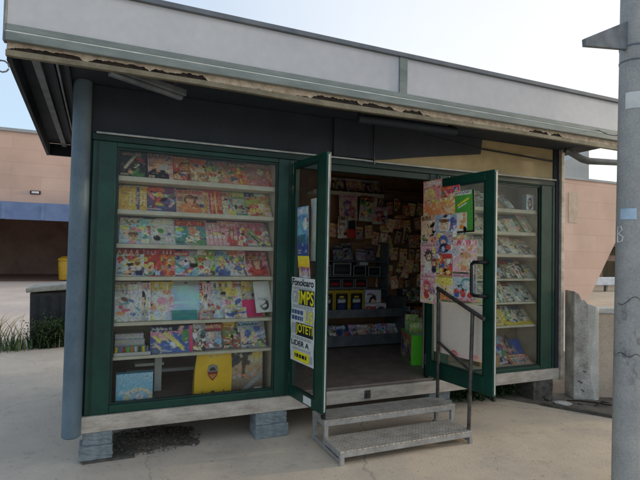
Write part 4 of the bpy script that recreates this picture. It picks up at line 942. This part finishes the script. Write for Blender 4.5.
# second rows peeping out behind the first
for si, (z, vh, lean, items) in enumerate(LEFT[1:5]):
    rs = random.Random(si+70); names = ['lgrey','cream','pink','tan','lblue','red','yellow','white']
    for i in range(5):
        x = .30+i*.26+rs.uniform(-.03,.03); c = rs.choice(names); ln = R(lean-8)
        mag('magazine', 'magazine', f'magazine half hidden behind the front row, {ORD[i]} from left, {ORD[si+1]} shelf of left window', 'magazines behind the front row in the left window',
            .2, vh*.99/math.cos(ln), rs.choice(['kids','portrait','comic','toy']), c, rs.choice(names), lean_matrix(x, .15, z+.003, ln), curl=.004)
# white carrier with black mark in front of the magenta folder
mag('paper_bag', 'bag', 'white bag with a black round mark at the right end of the fifth shelf', None, .15, .285, 'whitebag', 'white', 'white', lean_matrix(1.405,.075,1.055,R(22),0,R(3)), thick=.01, curl=.01)
mag('red_packet', 'packet', 'small red packet lying low in front of the fifth shelf magazines', None, .12, .075, 'toy', 'red', 'red', lean_matrix(.895,.065,1.014,R(30)), thick=.006, nx=16, ny=12)
mag('flyer', 'flyer', 'black and white flyer low in front of the pink puzzle magazine', None, .19, .10, 'comic', 'white', 'white', lean_matrix(1.15,.062,1.014,R(35)), thick=.003, nx=20, ny=14)
mag('teal_packet', 'packet', 'teal packet lying in front of the plain pale blue gift pack', None, .20, .09, 'pack', 'teal', 'teal', lean_matrix(.72,.062,1.014,R(40)), thick=.006, nx=20, ny=12)
# tray of small colourful figures and grey boxes
TR = empty('figure_tray', (.32,.11,.746), 'white tray of small colourful figures at the left end of the sixth shelf', 'tray')
b = MB(); b.box(.19,.46,.065,.17,.746,.756).box(.19,.46,.062,.066,.757,.772); b.build('tray', M['wht'], TR)
cs = ['yellowp','canopyblue','redpouch','limebox','crest_y','whitep','leaf1']
for i in range(9):
    x = .205+i*.029; b = MB(); b.tube([(x,.10,.757),(x,.10,.785),(x,.10,.79),(x,.10,.806),(x,.10,.812)], [.010,.012,.007,.011,.004], 8); b.build('figure', M[cs[i%7]], TR, smooth=True)
for i, (z0, z1) in enumerate(((.775,.83),(.832,.885),(.887,.93))):
    o = card_box('flat_box', 'box', f'flat grey box, {["lowest","middle","topmost"][i]} of the pile behind the figure tray', 'flat boxes piled on the sixth shelf', .195, .43-.01*i, .19, .34, z0-.029, z1-.029, 'pack', 'lgrey', 'grey', nx=12, ny=6)
stone((.505,.10,.744), (.045,.035,.03), 'canopyblue', 'small blue plush toy at the front of the sixth shelf', 'toy', 5, 'plush_toy')
# floor of the cabinet
card_box('gift_box', 'box', 'sky blue box with round snowy picture on the kiosk floor behind the left pane', None, .212, .487, .09, .16, .357, .60, 'skybox', 'cyan', 'lblue', R(2), nx=30, ny=26)
mag('poster', 'poster', 'brown and yellow poster with dark tree standing right of the yellow bag', None, .285, .375, 'treeposter', 'brown', 'tan', lean_matrix(1.275,.13,.358,R(6)), thick=.003, nx=34, ny=42)
YG = empty('yellow_bag', (.975,.13,.357), 'yellow paper bag with a small red shield crest under the sixth shelf', 'bag')
b = MB(); b.v = []; 
nx, ny = 12, 14
for s_ in (0, 1):
    base = len(b.v)
    for j in range(ny+1):
        v = j/ny; wv = .315-.03*max(0, (v-.55))/.45
        for i in range(nx+1):
            u = i/nx-.5; bul = .012*math.sin((u+.5)*math.pi)*math.sin(v*math.pi*.9)+.002*math.sin(u*30+v*9)
            b.v.append((.972+u*wv+.006*v, (.105-bul) if s_ == 0 else (.105+.10*(1-v)+.012+bul), .358+.375*v))
    for j in range(ny):
        for i in range(nx):
            a = base+j*(nx+1)+i; q = (a, a+1, a+nx+2, a+nx+1); b.f.append(q if s_ == 0 else q[::-1])
h2 = (nx+1)*(ny+1)
for j in range(ny):
    for i, rv in ((0, 1), (nx, 0)):
        a = j*(nx+1)+i; c = a+nx+1; q = (a, c, c+h2, a+h2); b.f.append(q if rv else q[::-1])
b.build('body', M['bag'], YG, smooth=True)
y_ = .086; cx, cz = .965, .545
b = MB(); b.poly([(cx-.043,y_,cz+.02),(cx-.035,y_,cz-.015),(cx,y_,cz-.055),(cx+.035,y_,cz-.015),(cx+.043,y_,cz+.02)]); sh = b.build('crest', M['crest_r'], YG)
b = MB(); b.poly([(cx-.034,y_-.001,cz+.0),(cx-.028,y_-.001,cz-.012),(cx,y_-.001,cz-.042),(cx+.028,y_-.001,cz-.012),(cx+.034,y_-.001,cz+.0)]); b.build('crest_field', M['crest_y'], sh)
b = MB(); b.poly([(cx-.045,y_-.001,cz+.022),(cx+.045,y_-.001,cz+.022),(cx+.038,y_-.001,cz+.07),(cx,y_-.001,cz+.085),(cx-.038,y_-.001,cz+.07)]); b.build('crest_top', M['crest_g'], sh)
b = MB(); b.poly([(cx-.03,y_-.002,cz+.03),(cx+.03,y_-.002,cz+.03),(cx+.01,y_-.002,cz+.06),(cx-.02,y_-.002,cz+.055)]); b.build('crest_beast', M['dgrey'], sh)
b = MB()
for x in (.88, .96, .975, 1.06): b.box(x, x+.006, .097, .099, .375, .405)
b.box(.955,.985,.096,.098,.38,.40); b.build('print', M['blackp'], YG)
b = MB(); b.box(.93,1.04,.099,.101,.665,.70); b.build('handle_patch', M['greyp'], YG)

# ================================================================== GOODS IN THE RIGHT WINDOW
RIGHT = [
 (2.125, 4, ['grey','lgrey','tan','grey'], 'issue'),
 (1.87, 10, ['cream','lgrey','cream','green','white','green','cream','green','lgrey','tan'], 'issue'),
 (1.62, 10, ['lgrey','white','grey','lgrey','white','lgrey','white','grey','lblue','lgrey'], 'issue'),
 (1.345, 10, ['tan','lgrey','cream','red','dgrey','lblue','tan','white','brown','lgrey'], 'issue'),
 (1.085, 10, ['yellow','lime','lblue','yellow','teal','cream','lgrey','white','lblue','lgrey'], 'issue'),
 (.825, 9, ['lblue','white','lime','yellow','yellow','lime','white','grey','lgrey'], 'issue'),
]
CN = dict(lgrey='pale grey', lblue='pale blue', dgrey='dark grey', lpink='pale pink')
for si, (z, n, cols, st) in enumerate(RIGHT):
    rs = random.Random(si+5); x0, x1 = 3.74, (4.32 if si == 0 else 4.60); pitch = (x1-x0)/n
    for i in range(n):
        k = n-1-i; ln = R(42+rs.uniform(-4,4)); wd = rs.uniform(.15,.19)*(.85 if n > 8 else 1); hh = rs.uniform(.24,.28)
        x = min(x0+pitch*(i+.5), 4.65-wd/2)
        mag('magazine', 'magazine', f'{CN.get(cols[i], cols[i])} magazine, {ORD[k]} from right on {"top" if si==0 else ORD[si]} shelf of right window', 'magazines in the right window',
            wd, hh, st, cols[i], rs.choice(['white','lgrey','dgrey','yellow','red']), lean_matrix(x, .085+.010*(i % 3), z+.003, ln, R(rs.uniform(-12,4)), R(rs.uniform(-3,3))), thick=rs.uniform(.004,.01), curl=rs.uniform(-.02,.01), nx=24, ny=34, tint=(1.15,1.15,.98))
card_box('gift_box', 'box', 'small pale blue box standing upright at the right of the top shelf, right window', None, 4.49, 4.60, .09, .15, 2.126, 2.31, 'photobox', 'lblue', 'lgrey', nx=14, ny=20)
mag('magazine', 'magazine', 'yellow magazine lying almost flat along the sixth shelf of the right window', None, .42, .12, 'pack', 'yellow', 'lime', lean_matrix(4.40,.062,.829,R(66)), thick=.01, nx=26, ny=12)
mag('comic_book', 'comic', 'large red and white comic leaning on the floor of the right window', None, .24, .40, 'comic', 'red', 'white', lean_matrix(4.27,.12,.387,R(38),R(-8),R(12)), thick=.012, curl=-.03)
mag('comic_book', 'comic', 'grey and black comic leaning right of the large red comic', None, .22, .38, 'comic', 'grey', 'dgrey', lean_matrix(4.40,.13,.387,R(40),R(-6),R(8)), thick=.012, curl=-.03)
mag('blue_folder', 'folder', 'plain blue folder leaning at the right corner of the right window floor', None, .15, .28, 'pack', 'blue', 'blue', lean_matrix(4.54,.16,.387,R(36)), thick=.008, nx=16, ny=22)
mag('orange_packet', 'packet', 'orange packet lying in front of the comics on the right window floor', None, .30, .13, 'toy', 'orange', 'red', lean_matrix(4.44,.07,.387,R(52)), thick=.012, nx=24, ny=12)
card_box('carton', 'box', 'brown carton on the right window floor, left of the large red comic', None, 3.86, 4.10, .10, .3, .3865, .52, 'pack', 'tan', 'brown', R(-10), nx=16, ny=12)
card_box('carton', 'box', 'grey brown flat carton lying on top of the brown carton', None, 3.84, 4.06, .12, .3, .5205, .60, 'pack', 'grey', 'tan', R(-4), nx=16, ny=10)

# ================================================================== POSTERS ON THE DOORS
def on_leaf(m, s0, s1, z0, z1, off, spin=0):
    return m @ Matrix.Translation(((s0+s1)/2, z0, off)) @ Matrix.Rotation(spin, 4, 'Z')
RP = [  # s0,s1,z0,z1,style,c1,c2,offset,look
 ('white_sheet',.11,.735,.66,1.15,'sheet','lgrey','white',.012,'large pale sheet of paper low on the right door'),
 (None,.19,.52,1.62,1.82,'pastel','yellow','teal',.027,'yellow and teal cover in the middle of the right door, half covered'),
 (None,-.05,.215,1.96,2.33,'portrait','pink','orange',.030,'tall pink and orange magazine at the top left of the right door'),
 (None,.205,.445,2.05,2.245,'comic','magenta','red',.032,'magenta comic on the top edge of the right door glass'),
 (None,.19,.41,1.955,2.14,'pastel','orange','yellow',.035,'orange and yellow magazine below the magenta comic'),
 ('green_folder',.40,.63,1.80,2.18,'greencard','green','white',.038,'green folder edged in black high on the right door'),
 (None,-.072,.165,1.70,1.985,'comic','peach','tan',.034,'peach comic at the left edge of the right door, second from top'),
 (None,.14,.42,1.76,1.975,'face','lblue','blue',.041,'blue magazine with a child face on the right door'),
 (None,.155,.38,1.56,1.81,'hero','lblue','red',.045,'red and blue magazine below the child face magazine'),
 (None,-.067,.20,1.39,1.71,'manga','lpink','purple',.038,'pink magazine with purple haired drawn figure at the left edge of the right door'),
 (None,.355,.655,1.44,1.735,'pastel','lpink','pink',.036,'pale pink and peach magazine left of the black door handle'),
 (None,.16,.37,1.405,1.615,'comic','red','orange',.042,'red and orange comic in the centre of the right door'),
 (None,-.065,.165,1.115,1.40,'manga','lpink','navy',.042,'pink magazine with dark blue dressed figure, lowest at the left edge of the door'),
 (None,.15,.385,1.17,1.40,'goku','yellow','lpink',.046,'magazine with spiky yellow haired figure, lowest row on the right door'),
 (None,.375,.665,1.18,1.425,'circle','lblue','pink',.040,'pale blue magazine with teal circle below the door handle'),
]
for nm, s0, s1, z0, z1, st, c1, c2, off, look in RP:
    rs = random.Random(int(z0*1000)+int(s0*100))
    nm2 = nm or 'magazine'
    mag(nm2, {'white_sheet':'paper','green_folder':'folder'}.get(nm2, 'magazine'), look, None if nm else 'magazines clipped to the right door', s1-s0, z1-z0, st, c1, c2, on_leaf(MR, s0, s1, z0, z1, off, R(rs.uniform(-1.5,1.5))), thick=.002, curl=rs.uniform(0,.006), nx=56, ny=60, ripple=.003, tint=(1.4,1.18,1.0))
mag('poster', 'poster', 'blue picture poster high inside the left door glass', None, .20, .43, 'scenic', 'cyan', 'blue', on_leaf(ML, .075, .285, 1.55, 1.98, .006), thick=.002, nx=24, ny=40)
mag('white_sheet', 'paper', 'tall white paper sheet hung on the inner face of the left door', None, .28, .52, 'pack', 'white', 'white', on_leaf(ML, .255, .53, 1.52, 2.04, -.03), thick=.002, nx=16, ny=30, ripple=.01)
mag('poster', 'poster', 'small yellow strip under the blue poster on the left door', None, .20, .10, 'pack', 'yellow', 'yellow', on_leaf(ML, .10, .31, 1.46, 1.56, .007), thick=.002, nx=14, ny=8)
mag('poster', 'poster', 'small pink and blue picture just above the headline placard', None, .19, .09, 'kids', 'lilac', 'magenta', on_leaf(ML, .13, .32, 1.375, 1.465, .007), thick=.002, nx=16, ny=10)

# headline placard on the left door
PL = empty('headline_placard', tuple((ML @ Vector((.235,.66,.03)))), 'white newspaper headline placard with yellow and black letters on the left door', 'placard')
def plq(b, s0, s1, z0, z1, off): b.quad(*[ML @ Vector(q) for q in ((s0,z0,off),(s1,z0,off),(s1,z1,off),(s0,z1,off))])
S0, S1, Z0, Z1 = .03, .44, .665, 1.375
b = MB(); k = 24
for i in range(k):
    a, c = Z0+(Z1-Z0)*i/k, Z0+(Z1-Z0)*(i+1)/k; e0 = .006*math.sin(a*30); e1 = .006*math.sin(c*30)
    b.poly([ML @ Vector(q) for q in ((S0+e0,a,.026),(S1+e0*.5,a,.026),(S1+e1*.5,c,.026),(S0+e1,c,.026))])
b.build('sheet', M['whitep'], PL)
# (z0, z1, s0, s1, text, background or None, ink)
ROWS = [(1.305,1.365,.05,.42,'Fonoloaro',None,'blackp'),(1.275,1.295,.05,.42,None,'greyp',None),(1.155,1.265,.05,.17,'GR',None,'greyp'),(1.155,1.27,.17,.425,'IMPS','blackp','yellowp'),
        (1.115,1.145,.06,.41,None,'greyp',None),(1.065,1.10,.05,.27,None,'blueink',None),(1.015,1.05,.05,.27,None,'blueink',None),(1.01,1.105,.29,.42,'US','greyp','yellowp'),
        (.895,.985,.05,.13,'I',None,'greyp'),(.895,.99,.13,.42,'JOTETI','blackp','yellowp'),(.855,.88,.06,.40,None,'greyp',None),(.80,.845,.05,.36,'LIDER A',None,'blackp'),
        (.765,.785,.08,.4,None,'greyp',None),(.685,.75,.10,.36,'','yellowp',None),(.705,.735,.115,.34,None,'blackp',None),(.69,.75,.375,.42,None,'greyp',None)]
for i, (z0, z1, s0, s1, tx, back, ink) in enumerate(ROWS):
    if back:
        b = MB()
        if tx is not None: plq(b, s0-.005, s1+.005, z0-.006, z1+.006, .0275)
        else:
            rs = random.Random(i); x = s0
            while x < s1-.02:
                wq = rs.uniform(.015,.05); plq(b, x, min(s1, x+wq), z0, z1, .0285); x += wq+.01
        b.build('headline_band', M[back], PL)
    if tx:
        cu = bpy.data.curves.new('t', 'FONT'); cu.body = tx; cu.offset = .02; ob = bpy.data.objects.new('t', cu); col.objects.link(ob)
        bpy.context.view_layer.update(); dg = bpy.context.evaluated_depsgraph_get()
        me = bpy.data.meshes.new_from_object(ob.evaluated_get(dg)); bpy.data.objects.remove(ob)
        co = [v.co.copy() for v in me.vertices]; xa, xb = min(c.x for c in co), max(c.x for c in co); ya, yb = min(c.y for c in co), max(c.y for c in co)
        off = Vector(PL.location)
        for v in me.vertices:
            v.co = (ML @ Vector((s0+(v.co.x-xa)/(xb-xa)*(s1-s0), z0+(v.co.y-ya)/(yb-ya)*(z1-z0), .029)))-off
        me.name = 'headline_text'; me.materials.clear(); me.materials.append(M[ink]); o = bpy.data.objects.new('headline_text', me); col.objects.link(o); o.parent = PL

# ================================================================== INSIDE THE KIOSK
RK = empty('display_rack', (3.0,1.85,.357), 'dark metal display rack with lipped shelves facing the doorway', 'rack')
def rp(mb, name, m='dkmetal'): return mb.build(name, M[m], RK, bevel=.003)
for z0, z1 in ((.375,.516), (.745,.855)):
    b = MB(); b.box(2.2, 3.865, 1.63, 1.645, z0, z1).box(2.2, 3.865, 1.646, 2.14, z0+.02, z0+.035); rp(b, 'shelf')
for z, y in ((1.115,1.80), (1.285,1.84), (1.49,1.88)):
    b = MB(); b.box(2.2, 3.70, y, 2.14, z-.012, z); rp(b, 'shelf')
b = MB(); b.box(3.868, 3.895, 1.62, 2.14, .357, 1.0); rp(b, 'upright')
b = MB(); b.box(3.702, 3.72, 1.80, 2.14, 1.0, 1.75); rp(b, 'upright')
b = MB(); b.box(2.2, 3.70, 2.142, 2.158, .40, 1.75); rp(b, 'rear_panel', 'inner')
MS = [(2.66,'lgrey','portrait','white and grey'),(2.86,'navy','kids','dark blue'),(3.03,'navy','comic','blue and black'),(3.17,'purple','manga','purple and pink'),(3.29,'red','portrait','red and white'),(3.42,'lime','comic','green and white'),(3.55,'lblue','kids','pale blue'),(3.69,'white','comic','white and black'),(3.78,'grey','scenic','grey blue')]
for i, (x, c, st, look) in enumerate(MS):
    mag('magazine', 'magazine', f'{look} magazine on the bottom shelf of the dark rack, {ORD[i]} from left', 'magazines on the bottom shelf of the rack', .17, .26, st, c, random.Random(i).choice(['blue','white','pink','lblue']), lean_matrix(x+.02, 1.70+.015*(i%2), .41, R(40), 0, R(random.Random(i).uniform(-10,10))), nx=20, ny=26, tint=(1.2,1.25,1.35))
for i, x in enumerate((2.62, 2.84, 3.06)):
    card_box('game_box', 'box', f'yellow box with black window on the upper rack shelf, {ORD[i]} from left', 'yellow boxes on the rack', x, x+.21, 1.70, 1.9, .781, 1.10, 'boxyellow', 'yellow', 'black')
card_box('game_box', 'box', 'low red and white box on the upper rack shelf', None, 3.285, 3.60, 1.66, 1.72, .781, .925, 'redwhite', 'white', 'red', nx=26, ny=14)
card_box('game_box', 'box', 'white box with dark haired portrait behind the low red and white box', None, 3.32, 3.56, 1.74, 1.82, .781, 1.10, 'photobox', 'white', 'lilac', R(-4))
for i, x in enumerate((2.60, 2.80, 3.00, 3.20)):
    card_box('game_box', 'box', f'flat black box edged in orange above the yellow boxes, {ORD[i]} from left', 'flat black boxes on the rack', x, x+.19, 1.82, 2.0, 1.116, 1.25, 'boxblack', 'black', 'red', nx=18, ny=12)
for i, (x, wd, hh) in enumerate(((2.70,.16,.15),(2.88,.28,.18),(3.18,.22,.15),(3.42,.2,.13))):
    card_box('game_box', 'box', f'black box with pale grey outline on the middle of the rack, {ORD[i]} from left', 'outlined black boxes on the rack', x, x+wd, 1.86, 2.02, 1.286, 1.286+hh, 'boxblack', 'black', 'dgrey', R([3,-4,6,-2][i]), nx=20, ny=14)
for i, (x, c) in enumerate(((2.72,'navy'),(2.92,'dgrey'),(3.08,'navy'),(3.26,'dgrey'),(3.44,'brown'))):
    mag('packet', 'packet', f'dark {["blue","grey","navy","grey","brown"][i]} packet on the top rack shelf, {ORD[i]} from left', 'dark packets on the top of the rack', .16, .17+.05*(i%3), 'toy', c, 'dgrey', lean_matrix(x+.06, 1.91-.02*(i%2), 1.492, R(12+5*(i%3)), R(10-8*(i%4)), R(-6+5*(i%3))), nx=16, ny=20, tint=(.5,.5,.6))
card_box('card_case', 'box', 'small pale cardboard case lying on the middle rack shelf boxes', None, 3.30, 3.43, 1.88, 2.0, 1.4365, 1.475, 'pack', 'lgrey', 'grey', nx=12, ny=6)
# wall shelf with a row of magazines
b = MB(); b.box(2.60, 3.70, 1.93, 2.155, 2.415, 2.435).box(2.60, 3.70, 1.925, 1.929, 2.40, 2.45); kp(b, 'wall_shelf', M['shelf'])
b = MB(); b.box(3.701, 4.5, 1.93, 2.155, 2.50, 2.515); kp(b, 'wall_shelf', M['inner'])
b = MB(); b.tube([(3.70,1.935,2.30),(3.70,1.935,2.78)], .008, 8); kp(b, 'shelf_hanger', M['dkmetal'], 0)
for i in range(7):
    c = ['brown','tan','dgrey','pink','tan','brown','grey'][i]
    mag('magazine', 'magazine', f'{CN.get(c,c)} magazine on the high wall shelf, {ORD[i]} from left', 'magazines on the high wall shelf', .14, .24, 'portrait', c, 'dgrey', lean_matrix(2.80+i*.135, 1.97, 2.438, R(24)), nx=16, ny=22)
HS = [(3.0,3.28,2.05,2.405,'manga','cream','red','pale sheet with drawn figures hanging highest below the wall shelf'),(3.29,3.565,2.05,2.40,'comic','cream','black','cream and black picture sheet hanging right of the pale sheet'),(3.50,3.75,2.02,2.26,'manga','lgrey','purple','grey picture card hanging lowest of the wall sheets'),(2.96,3.10,1.80,2.1,'comic','cream','tan','narrow cream sheet hanging behind the red pouch')]
for i, (x0, x1, z0, z1, st, c1, c2, look) in enumerate(HS):
    mag('hanging_sheet', 'sheet', look, 'sheets hanging under the wall shelf', x1-x0, z1-z0, st, c1, c2, lean_matrix((x0+x1)/2, 1.93-.012*i, z0, R(-2), 0, R([4,-3,2,1][i])), thick=.003, ripple=.006)
PO = empty('toy_pouch', (3.15,1.86,1.8), 'red toy pouch hanging on a pale cord below the wall sheets', 'pouch')
b = MB(); b.box(3.085, 3.225, 1.85, 1.875, 1.81, 1.93); b.build('pouch', M['redpouch'], PO, bevel=.01)
b = MB(); b.box(3.10, 3.21, 1.855, 1.87, 1.93, 2.04); b.build('insert', M['blackp'], PO, bevel=.005)
b = MB(); b.tube([(3.09,1.86,1.93),(3.10,1.86,2.09),(3.155,1.86,2.14),(3.21,1.86,2.09),(3.22,1.86,1.93)], .006, 6); b.build('cord', M['greyp'], PO)
# toy packets pegged on the back wall
pr = random.Random(21); cols5 = ['brown','orange','tan','red','orange','brown','brown','tan','brown','dgrey']
rows = [(2.24,'top'),(2.02,'second'),(1.79,'third'),(1.57,'fourth'),(1.35,'fifth'),(1.12,'sixth')]
for ri, (z, rn) in enumerate(rows):
    n = 0
    for i in range(8):
        x = 3.74+i*.125+pr.uniform(-.05,.05)
        if x > 4.7: continue
        c, d = pr.choice(cols5), pr.choice(cols5)
        mag('toy_packet', 'packet', f'{CN.get(c,c)} toy packet on the back wall, {ORD[n]} from left in {rn} row', 'toy packets pegged on the back wall', .115, .19, pr.choice(['toy','toy','comic']), c, d, lean_matrix(x, 2.08-pr.uniform(0,.06), z-.05+pr.uniform(-.07,.05), R(pr.uniform(-8,3)), R(pr.uniform(-35,35)), R(pr.uniform(-14,14))), thick=.015, nx=14, ny=20, tint=(2.0,1.3,.8)); n += 1  # tint paints the interior's warm light into the packet colours
    b = MB(); b.box(3.7, 4.75, 2.12, 2.155, z+.14, z+.155); kp(b, 'peg_rail', M['dkmetal'])
rows2 = [(.93,'upper'),(.66,'lower')]
for ri, (z, rn) in enumerate(rows2):
    b = MB(); b.box(3.93, 4.75, 1.75, 2.15, z-.025, z-.005); kp(b, 'wall_shelf', M['inner'])
    for i in range(5):
        c = pr.choice(['brown','tan','red','dgrey','orange','green'])
        card_box('toy_box', 'box', f'{CN.get(c,c)} toy box on the {rn} wall shelf beside the rack, {ORD[i]} from left', 'toy boxes beside the rack', 3.95+i*.15, 4.085+i*.15, 1.80, 1.95, z-.004, z+pr.uniform(.13,.2), pr.choice(['toy','comic','redwhite']), c, pr.choice(cols5), nx=14, ny=16)
for i in range(7):
    c, d = pr.choice(cols5), pr.choice(cols5)
    mag('toy_packet', 'packet', f'{CN.get(c,c)} packet hanging between the wall sheets and the rack, {ORD[i]} from left', 'packets hanging above the rack', .13, .19, 'toy', c, d, lean_matrix(2.78+i*.145+pr.uniform(-.02,.02), 2.06-.02*(i%3), 1.76+pr.uniform(-.05,.06), R(pr.uniform(-4,3)), R(pr.uniform(-20,20)), R(pr.uniform(-8,8))), thick=.012, nx=14, ny=20, tint=(1.5,1.1,.8))  # warm interior light is tinted into these packets too
# green box on the floor by the right door
e1 = Vector((.29,.165,0)).normalized(); ang = R(-19.4)
GB = empty('green_crate', (3.25,.52,.357), 'lime green open box on the floor just inside the right door', 'box')
GB.rotation_euler.z = ang
def gb(mb, name, m):
    me = bpy.data.meshes.new(name); me.from_pydata(mb.v, [], mb.f); me.materials.append(m); o = bpy.data.objects.new(name, me); col.objects.link(o); o.parent = GB; return o
b = MB(); b.box(0,.33,0,.012,0,.335).box(0,.33,.488,.5,0,.335).box(.318,.33,.012,.488,0,.335).box(0,.012,.012,.488,0,.335).box(.012,.318,.012,.488,.0,.012); gb(b, 'shell', M['limebox'])
SEED[0] += 1
me = paper('picture_panel', .48, .30, cover('comic','tan','red',SEED[0],24,20,.8), .002, 0)
o = bpy.data.objects.new('picture_panel', me); col.objects.link(o); o.parent = GB
o.matrix_local = Matrix(((0,0,-1,-.003),(-1,0,0,.25),(0,1,0,.02),(0,0,0,1)))
for i, (x, y, c, look) in enumerate(((.09,.12,'lime','lime green'),(.2,.25,'yellow','yellow'),(.1,.36,'green','dark green'))):
    q = GB.matrix_basis @ Vector((x, y, .02))
    mag('snack_bag', 'bag', f'{look} bag sticking out of the lime green box', 'bags in the lime green box', .16, .44+.03*i, 'toy', c, 'lime', lean_matrix(q.x, q.y, q.z, R(4), R(-20)), thick=.03, nx=14, ny=24)
